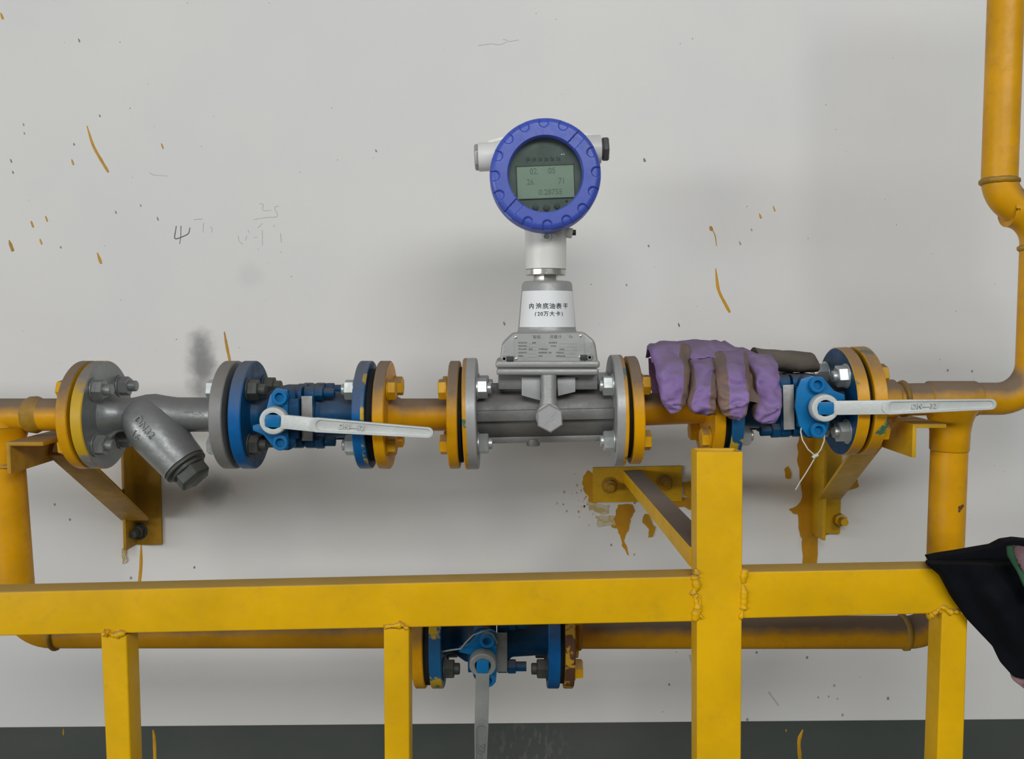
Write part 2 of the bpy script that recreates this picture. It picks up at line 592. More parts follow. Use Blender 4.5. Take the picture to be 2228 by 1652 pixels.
for path, wd in (([(189, 274), (203, 320), (236, 375)], 6), ([(1557, 584), (1562, 632), (1588, 680)], 6.5), ([(488, 722), (493, 752), (501, 790)], 6),
                 ([(307, 1186), (307, 1232), (301, 1290)], 7.5)):
    wallpart('paint_drip', ribbon(path, wd), M_drip)
wallpart('paint_drip', ribbon([(1547, 492), (1550, 500), (1556, 512), (1559, 535)], 2), M_drip)
for path, wd in (([(333, 1588), (336, 1610), (338, 1700)], 7), ([(1747, 1588), (1737, 1612), (1744, 1690)], 8), ([(138, 1585), (138, 1600)], 3), ([(1710, 1587), (1711, 1592)], 3)):
    wallpart('paint_drip', ribbon(path, wd, Y=YW - 0.0012), M_drip, par=dado)
SMALL = [(353, 318, 12, 4), (158, 353, 12, 4), (24, 350, 8, 3.5), (28, 375, 6, 3), (70, 488, 14, 5), (101, 476, 12, 4), (24, 535, 24, 7), (89, 526, 12, 4.5),
         (216, 562, 24, 6.5), (343, 476, 8, 3), (161, 314, 5, 3.5), (51, 271, 6, 3), (53, 290, 5, 3), (217, 252, 5, 3), (252, 462, 6, 3), (306, 447, 5, 3), (132, 538, 5, 3),
         (1402, 348, 8, 5), (1654, 470, 11, 4.5), (1684, 454, 12, 3), (1635, 500, 6, 3), (1610, 529, 8, 3.5), (1547, 497, 10, 7), (1411, 535, 5, 3), (1477, 707, 8, 3),
         (4, 35, 14, 5), (172, 88, 8, 3), (818, 328, 6, 3), (1097, 704, 8, 3.5), (1363, 620, 5, 3)]
for x, y, ln, wd in SMALL:
    wallpart('paint_speck', ribbon([(x - ln * .18, y - ln / 2), (x, y), (x + ln * .18, y + ln / 2)], wd), M_drip if ln > 9 else M_speck)
gs = G()
for i in range(90):
    x, y = random.uniform(0, 2228), random.uniform(0, 1560)
    p = P(x, y, YW)
    s = random.uniform(0.0003, 0.0008)
    gs.loft([[p + V((s * math.cos(a), 0, s * 1.5 * math.sin(a))) + V((0, -d, 0)) for a in (0, 1.05, 2.1, 3.14, 4.2, 5.24)] for d in (0, 0.0003)], 0)
for x, y, r in ((1756, 1431, 3.5), (1815, 1492, 3.5), (1833, 1556, 3.5), (1626, 1566, 4), (1780, 1518, 2.5), (1803, 1516, 2.5), (1822, 1521, 2.5), (1932, 1520, 4), (1456, 1490, 3), (1646, 1420, 3),
                (285, 1258, 3.5), (423, 1235, 3), (119, 1098, 3), (152, 1131, 3), (2115, 808, 3), (2062, 806, 3), (1380, 1207, 3), (1330, 1186, 3), (1381, 1094, 3)):
    p = P(x, y, YW)
    s = 0.8 * r * YW / F
    gs.loft([[p + V((s * math.cos(a), 0, s * 1.3 * math.sin(a))) + V((0, -d, 0)) for a in (0, 1.05, 2.1, 3.14, 4.2, 5.24)] for d in (0, 0.0003)], 0)
o = gs.obj('dirt_specks', M_speck, wall)
o['kind'] = 'stuff'

TH = 0.0006
# spills round the wall plate and behind the right bracket
for nm, pts, mt, rg in (
    ('paint_splash', [(1345, 1098), (1374, 1097), (1381, 1112), (1373, 1130), (1367, 1156), (1359, 1166), (1359, 1184), (1369, 1207), (1361, 1201), (1353, 1186), (1351, 1164), (1342, 1150), (1329, 1146), (1335, 1132), (1339, 1115)], M_dripO, 1.6),
    ('paint_splash', [(1267, 1036), (1276, 1025), (1300, 1030), (1310, 1080), (1288, 1100), (1284, 1108), (1280, 1075), (1270, 1066)], M_drip, 2.5),
    ('paint_splash', [(1282, 1092), (1326, 1100), (1323, 1116), (1310, 1121), (1294, 1112), (1280, 1106)], M_thin, 2.0),
    ('paint_splash', [(1450, 1084), (1504, 1082), (1530, 1090), (1530, 1104), (1498, 1110), (1488, 1104), (1462, 1103)], M_dripO, 1.8),
    ('paint_splash', [(1484, 1052), (1500, 1046), (1520, 1055), (1520, 1095), (1490, 1080)], M_drip, 2.0),
    ('paint_splash', [(1401, 1120), (1411, 1117), (1418, 1140), (1426, 1148), (1422, 1166), (1411, 1169), (1412, 1150), (1398, 1136)], M_drip, 1.4),
    ('paint_smear', [(1298, 1124), (1334, 1122), (1340, 1142), (1300, 1146)], M_thin, 2.0),
    ('paint_splash', [(1738, 940), (1806, 945), (1806, 1160), (1779, 1172), (1776, 1238), (1746, 1238), (1745, 1180), (1738, 1150), (1735, 1118), (1714, 1109), (1734, 1100), (1745, 1085), (1740, 1040), (1734, 1000)], M_dripO, 1.8),
    ('paint_splash', [(1706, 1021), (1714, 1015), (1721, 1030), (1718, 1042), (1709, 1040)], M_drip, 0.8),
    ('paint_smear', [(266, 1192), (276, 1188), (276, 1228), (268, 1226)], M_thin, 2.0),
    ('paint_splash', [(1830, 1046), (1862, 1040), (1868, 1058), (1848, 1066), (1836, 1070)], M_drip, 1.2),
):
    TH += 0.00018
    blot(pts, rough=rg, th=TH).obj(nm, mt, wall, smooth=0)
# fine paint spatter left of the plate
gs = G()
for i in range(46):
    x, y = random.gauss(1272, 20), random.gauss(1090, 22)
    p, s = P(x, y, YW), random.uniform(0.0006, 0.0020)
    gs.loft([[p + V((s * math.cos(a), 0, s * 1.3 * math.sin(a))) + V((0, -d, 0)) for a in (0, 1.05, 2.1, 3.14, 4.2, 5.24)] for d in (0, 0.0004)], 0)
o = gs.obj('paint_spatter', M_thin, wall)
o['kind'] = 'stuff'


def pen(strokes, wpx, mat, name, label):
    g = G()
    for st in strokes:
        g2 = ribbon(st, wpx, th=0.0003, taper=False)
        tmp = bpy.data.meshes.new('tmp')
        g2.bm.to_mesh(tmp)
        g2.bm.free()
        g.bm.from_mesh(tmp)
        bpy.data.meshes.remove(tmp)
    return g.obj(name, mat, wall, label=label, smooth=60)


def z5(pts):
    return [(350 + x / 7.427, 420 + y / 7.427) for x, y in pts]


pen([z5([(250, 535), (215, 740), (270, 740), (450, 665), (470, 560)])], 2.4, M_pencil, 'pencil_mark', 'dark pencil strokes scrawled on the wall')
pen([z5([(325, 530), (322, 700), (305, 825)])], 1.8, M_pencil, 'pencil_mark', 'dark pencil stroke scrawled on the wall')
pen([z5(s) for s in ([(535, 430), (670, 420)], [(690, 480), (680, 640)], [(800, 550), (828, 570), (825, 640)], [(1590, 170), (1665, 185), (1635, 250), (1660, 290), (1780, 280)], [(1900, 215), (1840, 220), (1840, 270), (1890, 340), (1870, 390)],
                     [(1500, 430), (1700, 395), (1870, 390)], [(1640, 490), (1560, 570)], [(1405, 600), (1430, 640)], [(1390, 690), (1365, 770)], [(1640, 600), (1640, 850)], [(1510, 718), (1560, 716)], [(1840, 520), (1820, 545)], [(1935, 650), (1945, 800)],
                     [(1250, 690), (1260, 780), (1330, 835)], [(1945, 945), (1935, 965)])], 1.7, M_pencilf, 'pencil_mark', 'faint worn pencil writing on the wall')
pen([[(1040, 99), (1058, 97), (1070, 95), (1084, 98), (1093, 96), (1103, 91)], [(1094, 86), (1102, 87), (1106, 91), (1128, 87)]], 1.5, M_pencilf, 'hairline_crack', None)
pen([[(1500, 1425), (1508, 1450)]], 5, M_pencilf, 'scuff_mark', None)
pen([[(1672, 1506), (1694, 1536)]], 4, M_pencilf, 'scuff_mark', None)
pen([[(325, 375), (332, 381), (365, 383)]], 1.6, M_pencilf, 'scuff_mark', None)


# ------------------------------------------------------------------ flanges and bolts
RF = 0.0700
PCD = 0.0495


def flange(g, x0, x1, ctr, ax, R=RF, rim=0, face=0, bore=0.018, rimx0=None, rimx1=None):
    """Disc between offsets x0 and x1 along ax from ctr, rounded rim; separate material for the rim."""
    c = 0.0012
    prof = [(x0, bore), (x0, R - c), (x0 + c, R)]
    ms = [face, rim]
    if rimx0 is not None:
        prof.append((x0 + (x1 - x0) * 0.3, R)); ms.append(rimx0); ms[1] = rimx0
    if rimx1 is not None:
        prof.append((x0 + (x1 - x0) * 0.7, R)); ms.append(rim)
    prof.append((x1 - c, R)); ms.append(rim if rimx1 is None else rimx1)
    prof += [(x1, R - c), (x1, bore)]
    ms += [rim if rimx1 is None else rimx1, face]
    g.lathe(fr(ctr, ax), prof, 72, ms)
    return g


_bolt_cache = {}



def bolts(parent, xa, xb, ctr, ax, heads, nuts, phase=PI / 4, af=0.0225, stud=0.006, lab=True, hrot=0.0):
    """Four bolts through the joint whose outer faces lie at xa (head side) and xb (nut side) along ax; nuts are sub-parts."""
    key = (round(xa, 5), round(xb, 5), heads.name, nuts.name, af, stud, hrot)
    s = 1 if xb > xa else -1
    if key not in _bolt_cache:
        g = G()
        e = 0.0004
        def hexring(x, sc=1.0):
            out = []
            for q in range(24):
                t_ = 2 * PI * q / 24 + hrot
                loc = (t_ - hrot) % (PI / 3) - PI / 6
                r_ = af / 2 / math.cos(loc) * sc
                out.append(V((x, r_ * math.cos(t_), r_ * math.sin(t_))))
            return out
        rnd = lambda x, r_: [V((x, r_ * math.cos(2 * PI * q / 24 + hrot), r_ * math.sin(2 * PI * q / 24 + hrot))) for q in range(24)]
        xs = xa - s * e
        g.loft([rnd(xs, af * .62), rnd(xs - s * .0014, af * .62), rnd(xs - s * .0016, af * .5), hexring(xs - s * .0017), hexring(xs - s * .0098), hexring(xs - s * .011, .88)])
        hm = g.mesh('bolt', heads, smooth=25)
        g = G()
        xs = xb + s * e
        g.loft([rnd(xs, af * .66), rnd(xs + s * .0016, af * .66), rnd(xs + s * .0018, af * .5), hexring(xs + s * .0019), hexring(xs + s * .0125), hexring(xs + s * .0135, .88),
                rnd(xs + s * .0136, .0072), rnd(xs + s * (.0136 + stud), .0072), rnd(xs + s * (.0146 + stud), .0060)])
        nm = g.mesh('nut', nuts, smooth=25)
        _bolt_cache[key] = (hm, nm)
    hm, nm = _bolt_cache[key]
    f = WM[parent.name].inverted() @ fr(ctr, ax)
    for k in range(4):
        a = phase + k * PI / 2
        M = f @ Matrix.Translation((0, PCD * math.cos(a), PCD * math.sin(a))) @ Matrix.Rotation(random.uniform(-0.25, 0.25) + a, 4, 'X')
        b = bpy.data.objects.new('bolt', hm)
        COL.objects.link(b)
        b.parent = parent
        b.matrix_local = M
        n = bpy.data.objects.new('nut', nm)
        COL.objects.link(n)
        n.parent = b
        if heads is not nuts:
            n['label'] = nuts.name.replace('_', ' ').replace(' bolt', ' nut').replace(' paint', ' painted')


def axis(px0, py0, px1, py1, Y=YP):
    a, b = P(px0, py0, Y), P(px1, py1, Y)
    return a, (b - a).normalized()


def at(a, d, px):
    """Point on the line a + t d whose x is that of pixel px at the pipe depth."""
    return a + d * ((X(px) - a.x) / d.x)


# left half of the run is level, the right half climbs a little
AL, DL = axis(0, 902.5, 1000, 902.5)
AM, DM = axis(1027, 900, 1345, 893)
AR, DR = axis(1345, 893.5, 1860, 872)
ZLOW = Z(1376)
ALW, DLW = V((0, YP, ZLOW)), V((1, 0, 0))
RP = 0.0211


def spool_gasket(par, a, d, px0, px1, r=0.052):
    G().cyl(at(a, d, px0) + d * 0.0003, at(a, d, px1) - d * 0.0004, r, seg=40).obj('gasket', M_gasket, par)


# ------------------------------------------------------------------ left pipe run: inlet, tee, vertical drop, elbow, lower pipe
o0 = at(AL, DL, 60)
lp = thing('pipe_run', 'yellow steel pipe with tee and flange entering beside the dull yellow wall bracket', 'pipe', loc=(X(14), YP, ZLOW))
g = G()
g.cyl(at(AL, DL, -2600), at(AL, DL, 180), RP, seg=40)
g.obj('pipe', M_yel, lp)
xv0, xv1 = P(13, 1000, YP), P(36, 1300, YP)
dv = (xv1 - xv0).normalized()
top = xv0 + dv * ((AL.z - xv0.z) / dv.z)
bot = xv0 + dv * ((xv0.z - ZLOW) / -dv.z)
g = G()
path = fillet([top, bot, V((X(905), YP, ZLOW))], [0.048], 12)
g.tube(path, lambda t: 0.0222 if t < 0.3 else 0.0205, 36, upv=(0, 1, 0))
g.obj('drop_pipe', M_yel, lp, smooth=60)
# fillet skirts of the tee
g = G()
g.lathe(fr(top - V((0, 0, 0.016)), dv), [(0, 0.033), (0.008, 0.029), (0.018, 0.0255), (0.032, 0.0235), (0.052, 0.0224)], 36)
g.obj('tee_branch', M_yel, lp, smooth=60)
g = G()
g.lathe(fr(at(AL, DL, 54), DL), [(0, RP), (0.004, 0.0235), (0.012, 0.0242), (0.017, 0.022), (0.020, RP)], 36)
g.obj('weld_seam', M_seam, lp, smooth=60, jitter=0.0006, jscale=120)
for p_, d_ in ((V((X(101), YP, ZLOW)), DLW), (P(20, 1010, YP) , dv)):
    G().lathe(fr(p_, d_), [(-0.003, 0.0205), (-0.001, 0.0235), (0.002, 0.0235), (0.004, 0.0205)], 36).obj('weld_seam', M_seam, lp, smooth=60, jitter=0.0008, jscale=150)
g = G()
c = at(AL, DL, 176)
t = X(199) - X(176)
flange(g, 0, t, c, DL, rim=0)
g.lathe(fr(c, DL), [(-0.024, RP), (-0.012, 0.026), (0, 0.029)], 36)
g.obj('flange', M_yel, lp, label='yellow flange with dusty rim')
spool_gasket(lp, AL, DL, 199, 206)
bolts(lp, X(176) - c.x, X(230) - c.x, c, DL, M_ybolt, M_grey, stud=0.008)
# flange on the lower pipe, left of the lower valve
g = G()
c = V((X(904), YP, ZLOW))
flange(g, 0, X(927) - X(904), c, DLW, rim=0)
g.obj('flange', M_yel, lp)
G().cyl((X(927), YP, ZLOW), (X(940) - 0.0004, YP, ZLOW), 0.066, seg=40).obj('gasket', M_gasket, lp)
bolts(lp, 0, X(940) + 0.0155 - X(904), c, DLW, M_ybolt, M_dkbolt)

# ------------------------------------------------------------------ strainer
c0 = at(AL, DL, 206)
st = thing('strainer', 'grey cast Y strainer hanging its slanted basket leg between two grey flanges', 'strainer', loc=at(AL, DL, 361) - V((0, 0, 0.03)))
g = G()
flange(g, 0, X(230) - X(206), c0, DL, rim=1, face=0)
g.obj('flange', [M_grey, M_greyY], st, label='grey flange with yellow overspray on its rim')
c1 = at(AL, DL, 490)
g = G()
flange(g, 0, X(517) - X(490), c1, DL, rim=1, face=1)
g.obj('flange', [M_grey, M_greyrim], st)
fL = fr(c0, DL)
L0 = X(230) - X(206)
L1 = X(490) - X(206)
g = G()
g.lathe(fL, [(L0 - 0.001, 0.034), (L0 + 0.005, 0.028), (L0 + 0.012, 0.0225), (L0 + 0.024, 0.0205), (L0 + 0.036, 0.0225), (L0 + 0.05, 0.026),
             (L0 + 0.062, 0.0268), (L0 + 0.075, 0.0245), (L0 + 0.09, 0.0225), (L1 - 0.014, 0.0222), (L1 - 0.006, 0.026), (L1 + 0.001, 0.033)], 48)
# slanted basket leg
q0 = P(312, 905, YP - 0.004)
q1 = P(401, 1012, YP - 0.020)
db = (q1 - q0).normalized()
Lb = (q1 - q0).length
g.lathe(fr(q0, db), [(-0.020, 0.012), (-0.012, 0.024), (0.0, 0.0300), (0.018, 0.0335), (0.034, 0.0335), (Lb - 0.018, 0.0300), (Lb - 0.006, 0.0290), (Lb, 0.0285)], 48)
g.obj('body', M_grey, st, smooth=50, jitter=0.0006, jscale=45)
g = G()
g.lathe(fr(q0, db), [(Lb - 0.0005, 0.026), (Lb + 0.0012, 0.0278), (Lb + 0.005, 0.0278), (Lb + 0.006, 0.0225), (Lb + 0.010, 0.0225), (Lb + 0.011, 0.0200)], 40)
g.hexa(q0 + db * (Lb + 0.0105), q0 + db * (Lb + 0.026), 0.038, rot=0.2)
g.obj('basket_cap', M_dkbolt, st, bevel=0.0006, label='dark hexagonal cap closing the basket leg')
# cast arrow on the barrel and raised lettering on the leg
ga = G()
fa = Matrix.Translation(P(421, 904, YP - 0.0222))
for p_, q_ in (((-0.012, 0.004), (-0.002, 0.004)), ((-0.012, -0.004), (-0.002, -0.004)), ((-0.002, 0.004), (0.000, 0.001)), ((-0.002, -0.004), (0.000, -0.001)), ((0.0, 0.001), (0.009, 0.001)), ((0.0, -0.001), (0.009, -0.001)),
               ((0.007, 0.004), (0.013, 0)), ((0.007, -0.004), (0.013, 0))):
    ga.tube([fa @ V((p_[0], 0.0002, p_[1])), fa @ V((q_[0], 0.0002, q_[1]))], 0.0006, 6)
ga.obj('cast_arrow', M_grey, st)
vx = (db - V((0, 1, 0)) * db.y).normalized()


def legframe(u, v):
    """Frame on the camera side of the basket leg: u along it, v across."""
    side = db.cross(V((0, 1, 0))).normalized()
    if side.z < 0:
        side = -side
    n = db.cross(side).normalized()
    if n.y > 0:
        n = -n
    r = 0.0338
    ang = v / r
    nn = (n * math.cos(ang) + side * math.sin(ang)).normalized()
    m = Matrix((db, -nn, -nn.cross(db) if (-nn.cross(db)).dot(side) > 0 else nn.cross(db))).transposed().to_4x4()
    m.translation = q0 + db * u + nn * (r + 0.0001 - max(0, (u - 0.034)) * 0.06)
    return m


text('raised_lettering', 'DN32', 0.0135, M_grey, st, legframe(0.026, 0.005), extrude=0.0009)
text('raised_lettering', '16', 0.0135, M_grey, st, legframe(0.025, -0.0105), extrude=0.0009)
spool_gasket(st, AL, DL, 517, 530)
bolts(st, X(490) - c1.x, X(556) - c1.x, c1, DL, M_zinc, M_dkbolt, stud=0.008)


# ------------------------------------------------------------------ ball valves
def stadium(x0, x1, h0, h1, n=8):
    pts = []
    for k in range(n + 1):
        a = PI / 2 + PI * k / n
        pts.append((x0 + h0 + h0 * math.cos(a), h0 * math.sin(a)))
    for k in range(n + 1):
        a = -PI / 2 + PI * k / n
        pts.append((x1 - h1 + h1 * math.cos(a), h1 * math.sin(a)))
    return pts


def make_handle(parent, loc, angle, mat, length=0.1955, flip=False, first=0.050):
    """Lever: eye on the square stem, flat shank, long channelled grip."""
    h = link('handle', None, parent, loc=loc, rot=(0, -angle, 0))
    g = G()
    I = Matrix()
    fy = fr((0, 0, 0), (0, 1, 0))
    g.lathe(fy, [(-0.006, 0.0100), (-0.006, 0.0158), (-0.0045, 0.0168), (0.006, 0.0172), (0.006, 0.0100), (-0.006, 0.0100)], 40, cap=False)
    out = [(0.010, 0.0085), (0.010, -0.0085), (first, -0.0088), (first, 0.0088)]
    rings = []
    for x, yo in ((0.0095, -0.0035), (0.018, -0.0045), (first - 0.004, -0.0105), (first + 0.002, -0.0125)):
        rings.append([V((x, yo + d, z)) for d, z in ((-0.003, -0.0085), (-0.003, 0.0085), (0.003, 0.0085), (0.003, -0.0085))])
    g.loft(rings)
    outer = stadium(first - 0.004, length, 0.0089, 0.0064, 10)
    inner = stadium(first + 0.004, length - 0.004, 0.0062, 0.0042, 10)
    y0 = -0.0155
    g.loft([[V((x, y0 + d, z)) for x, z in pts] for pts, d in ((outer, 0.006), (outer, 0.0), (inner, 0.0), (inner, 0.0019))])
    g.obj('lever', mat, h, bevel=0.0006, world=False)
    tf = Matrix.Translation((first + 0.047, y0 + 0.0008, 0))
    if flip:
        tf = tf @ Matrix.Rotation(PI, 4, 'Y')
    M_ = WM[h.name]
    text('raised_lettering', 'DN\u201432', 0.0088, mat, h, M_ @ tf, extrude=0.0011, bold=0.00015)
    return h


PLATE = [(-.023, .035), (-.010, .0385), (.0037, .0367), (.010, .0285), (.0174, .0193), (.0303, .0138), (.0303, .0073), (.0156, .0037), (.0128, -.0128),
         (.0083, -.0294), (.0009, -.0386), (-.0156, -.0367), (-.0266, -.022), (-.0312, .0018), (-.0285, .022)]


def make_valve(label, loc, rot, handle_deg, L, hmat, tf, fmats, flipz=False, htext=False, first=0.050, hubx=-0.0215, cut=None, hlen=0.1955):
    """Flanged two-piece ball valve; x along the pipe, the stem looks along -y."""
    v = thing('ball_valve', label, 'valve', loc, rot, group='blue ball valves')
    fx = fr((0, 0, 0), (1, 0, 0))
    h = L / 2
    for side, (mats, fl) in zip((-1, 1), fmats):
        g = G()
        x0, x1 = (-h, -h + tf) if side < 0 else (h - tf, h)
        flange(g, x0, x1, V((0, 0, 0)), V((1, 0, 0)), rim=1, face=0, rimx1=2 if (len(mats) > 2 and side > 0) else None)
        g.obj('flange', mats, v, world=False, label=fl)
    g = G()
    g.lathe(fx, [(-h + tf - 0.001, 0.031), (-h + tf + 0.005, 0.027), (-h + tf + 0.010, 0.0265), (-0.050, 0.030), (-0.040, 0.0365), (-0.026, 0.0395), (-0.014, 0.0395), (-0.012, 0.036)], 44)
    # mounting block for the stem
    g.box((-0.0175, -0.036, 0), (0.034, 0.034, 0.050))
    for sgn in (-1, 1):
        g.cyl((-0.0165, -0.018, sgn * 0.0275), (-0.0165, -0.052, sgn * 0.0275), 0.0118, seg=28)
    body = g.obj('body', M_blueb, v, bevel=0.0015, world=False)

    def lobes(x0, x1):
        pts = []
        for k in range(48):
            a = 2 * PI * k / 48
            r = 0.0405 + 0.0115 * max(0, math.cos(4 * (a - PI / 4))) ** 1.4
            pts.append((math.cos(a) * r, math.sin(a) * r))
        return [[V((x, p, q)) for p, q in pts] for x in (x0, x1)]
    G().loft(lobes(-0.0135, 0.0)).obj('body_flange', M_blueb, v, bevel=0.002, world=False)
    g = G().loft(lobes(0.0025, 0.016))
    g.lathe(fx, [(0.0155, 0.036), (0.022, 0.031), (h - tf - 0.008, 0.029), (h - tf + 0.001, 0.031)], 44)
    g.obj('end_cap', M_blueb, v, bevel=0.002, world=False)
    for k in range(4):
        a = PI / 4 + k * PI / 2
        p = V((0, 0.0435 * math.cos(a), 0.0435 * math.sin(a)))
        g = G()
        g.hexa(p + V((0.016, 0, 0)), p + V((0.0265, 0, 0)), 0.0165, rot=0.3 * k)
        g.cyl(p + V((0.0265, 0, 0)), p + V((0.040, 0, 0)), 0.0062, seg=16)
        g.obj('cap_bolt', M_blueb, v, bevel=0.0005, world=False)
    # stop plate, screws, stem
    sz = -1 if not flipz else 1
    hub = V((hubx, 0, 0))
    g = G()
    pl = [((-x if cut is None else min(cut, -x)) + hub.x, sz * y) for x, y in PLATE]
    g.prism(pl, Matrix(), -0.0575, -0.0535)
    g.obj('stop_plate', M_blue2, v, bevel=0.0012, world=False, label='blue stop plate with pointed tab, colour lightened as if lit')
    for sgn in (-1, 1):
        g = G()
        c = V((hub.x + 0.0055, -0.0575, sgn * 0.0280))
        f = fr(c, (0, -1, 0))
        g.lathe(f, [(-0.0005, 0.0096), (0.0075, 0.0096), (0.0085, 0.0088), (0.0085, 0.0056), (0.0025, 0.0054)], 30)
        g.obj('socket_screw', M_blue2, v, world=False)
    g = G()
    g.cyl(V((hub.x, -0.057, 0)), V((hub.x, -0.0635, 0)), 0.0135, seg=32)
    sq = [(hub.x + x, z) for x, z in ((-.0092, -.0058), (-.0072, -.0076), (.0072, -.0076), (.0092, -.0058), (.0092, .0058), (.0072, .0076), (-.0072, .0076), (-.0092, .0058))]
    ha = math.radians(handle_deg)
    sq = [(hub.x + (x - hub.x) * math.cos(ha) - z * math.sin(ha), (x - hub.x) * math.sin(ha) + z * math.cos(ha)) for x, z in sq]
    g.prism(sq, Matrix(), -0.0775, -0.060)
    g.obj('stem', M_blue2, v, bevel=0.0008, world=False)
    make_handle(v, (hub.x, -0.0695, 0), ha, hmat, length=hlen, flip=htext, first=first)
    # foil label on the joint
    g = G()
    rings = []
    for k in range(15):
        a = math.radians(180 - 38 + 76 * k / 14)
        rr = 0.0412
        rings.append([V((x, math.cos(a) * r2, math.sin(a) * 0.0395 / math.sin(math.radians(38)))) for x, r2 in ((0.0022, rr + 0.001), (0.0155, rr + 0.001), (0.0155, rr + 0.0016), (0.0022, rr + 0.0016))])
    g = G()
    g.box((0.0085, -0.0462, 0), (0.0135, 0.0016, 0.056))
    g.box((0.0085, -0.0435, 0), (0.0115, 0.005, 0.050))
    g.obj('label_plate', M_silverlabel, v, world=False, bevel=0.0003, label='silver foil label wrapped on the joint')
    return v


LV = X(810) - X(530)
TF = 0.0155
bf = [M_blue, M_blue]
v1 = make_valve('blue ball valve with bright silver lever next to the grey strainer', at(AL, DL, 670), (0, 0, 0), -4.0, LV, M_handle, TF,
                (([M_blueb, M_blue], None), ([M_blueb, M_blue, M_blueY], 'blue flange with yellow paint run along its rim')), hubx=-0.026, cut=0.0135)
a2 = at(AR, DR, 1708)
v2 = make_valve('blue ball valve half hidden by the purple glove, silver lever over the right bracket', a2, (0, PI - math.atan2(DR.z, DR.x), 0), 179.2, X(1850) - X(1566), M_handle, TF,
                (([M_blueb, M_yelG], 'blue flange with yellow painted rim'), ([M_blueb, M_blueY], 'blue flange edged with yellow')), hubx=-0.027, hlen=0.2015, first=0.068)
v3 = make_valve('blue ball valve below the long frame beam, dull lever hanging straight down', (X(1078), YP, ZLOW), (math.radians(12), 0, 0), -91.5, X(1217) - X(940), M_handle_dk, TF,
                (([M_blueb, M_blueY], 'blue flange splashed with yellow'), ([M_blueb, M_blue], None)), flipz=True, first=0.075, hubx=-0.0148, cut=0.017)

# ------------------------------------------------------------------ middle spool, valve to meter
sp = thing('pipe_spool', 'short yellow pipe spool with two flanges between first blue valve and flow meter', 'pipe', loc=at(AL, DL, 902), group='short yellow pipe spools')
c = at(AL, DL, 826)
g = G()
flange(g, 0, X(850) - X(826), c, DL)
g.lathe(fr(c, DL), [(X(850) - X(826), 0.030), (X(850) - X(826) + 0.008, 0.0235), (X(850) - X(826) + 0.013, RP)], 36)
g.obj('flange', M_yel, sp)
c2 = at(AL, DL, 979)
g = G()
flange(g, 0, X(1001) - X(979), c2, DL)
g.obj('flange', M_yel, sp)
G().cyl(at(AL, DL, 850), at(AL, DL, 979), RP, seg=40).obj('pipe', M_yel, sp)
spool_gasket(sp, AL, DL, 810, 826, 0.060)
spool_gasket(sp, AL, DL, 1001, 1008.6, 0.062)
bolts(sp, X(850) - c.x, X(810) - TF - c.x, c, DL, M_ybolt, M_zinc, stud=0.003)
bolts(sp, 0, X(1040) - X(979), at(AM, DM, 979), DM, M_ybolt, M_zinc, stud=0.004)

# ------------------------------------------------------------------ second spool, meter to right valve
sp2 = thing('pipe_spool', 'short yellow pipe spool between flow meter and glove, above the square post', 'pipe', loc=at(AR, DR, 1460), group='short yellow pipe spools')
c = at(AR, DR, 1365)
g = G()
flange(g, 0, X(1388) - X(1365), c, DR)
g.obj('flange', M_yel, sp2)
c2 = at(AR, DR, 1531)
g = G()
flange(g, 0, X(1554) - X(1531), c2, DR)
g.obj('flange', M_yel, sp2)
G().cyl(at(AR, DR, 1388), at(AR, DR, 1531), RP, seg=40).obj('pipe', M_yel, sp2)
spool_gasket(sp2, AR, DR, 1357.6, 1365, 0.062)
spool_gasket(sp2, AR, DR, 1554, 1566, 0.062)
bolts(sp2, X(1388) - X(1365), X(1330) - X(1365), at(AM, DM, 1365), DM, M_ybolt, M_zinc, stud=0.003)
bolts(sp2, 0, (X(1566) - X(1531)) / DR.x + TF, c2, DR, M_ybolt, M_zinc, stud=0.003)

# ------------------------------------------------------------------ right run: flange, tee, elbows up, drop pipe, lower pipe
rp = thing('pipe_run', 'yellow steel pipe with tee and elbows climbing the wall beside the black garment', 'pipe', loc=P(2072, 1376, YP))
c = at(AR, DR, 1860)
tw = X(1887) - X(1860)
g = G()
flange(g, 0, tw, c, DR, rim=1)
g.lathe(fr(c, DR), [(tw - 0.001, 0.032), (tw + 0.008, 0.0275), (tw + 0.020, 0.0262), (tw + 0.036, 0.0255), (tw + 0.040, RP)], 36)
g.obj('flange', [M_yel, M_yelG], rp)
spool_gasket(rp, AR, DR, 1850, 1860, 0.062)
bolts(rp, tw, (X(1850) - X(1860)) / DR.x - TF, c, DR, M_ybolt, M_zinc, stud=0.004, af=0.024)
xe = X(2252)
zt = Z(868)
pe = [at(AR, DR, 1887), V((X(2075), YP, zt)), V((xe, YP, zt)), V((xe, YP, Z(458))), V((X(2163), YP, Z(458))), V((X(2163) + 0.0005, YP, Z(-260)))]
g = G()
g.tube(fillet(pe, [0.3, 0.046, 0.042, 0.042], 12), RP, 36, upv=(0, 1, 0))
g.obj('pipe', M_yel, rp, smooth=60)
for (cx, cz, d_) in ((X(2163), Z(395), V((0, 0, 1))), (xe, Z(540), V((0, 0, 1))), (X(1968), at(AR, DR, 1968).z, DR)):
    G().lathe(fr((cx, YP, cz), d_), [(-0.004, RP), (-0.0015, RP + 0.0028), (0.002, RP + 0.0028), (0.004, RP)], 36).obj('weld_seam', M_seam, rp, smooth=60, jitter=0.0008, jscale=150)
g = G()
pt = V((X(2074), YP, zt))
pb = V((X(2071), YP, ZLOW))
ddn = (pb - pt).normalized()
path = fillet([pt, pb, V((X(1240), YP, ZLOW))], [0.046], 12)
g.tube(path, lambda t: 0.0224 if t < 0.42 else RP, 36, upv=(0, 1, 0))
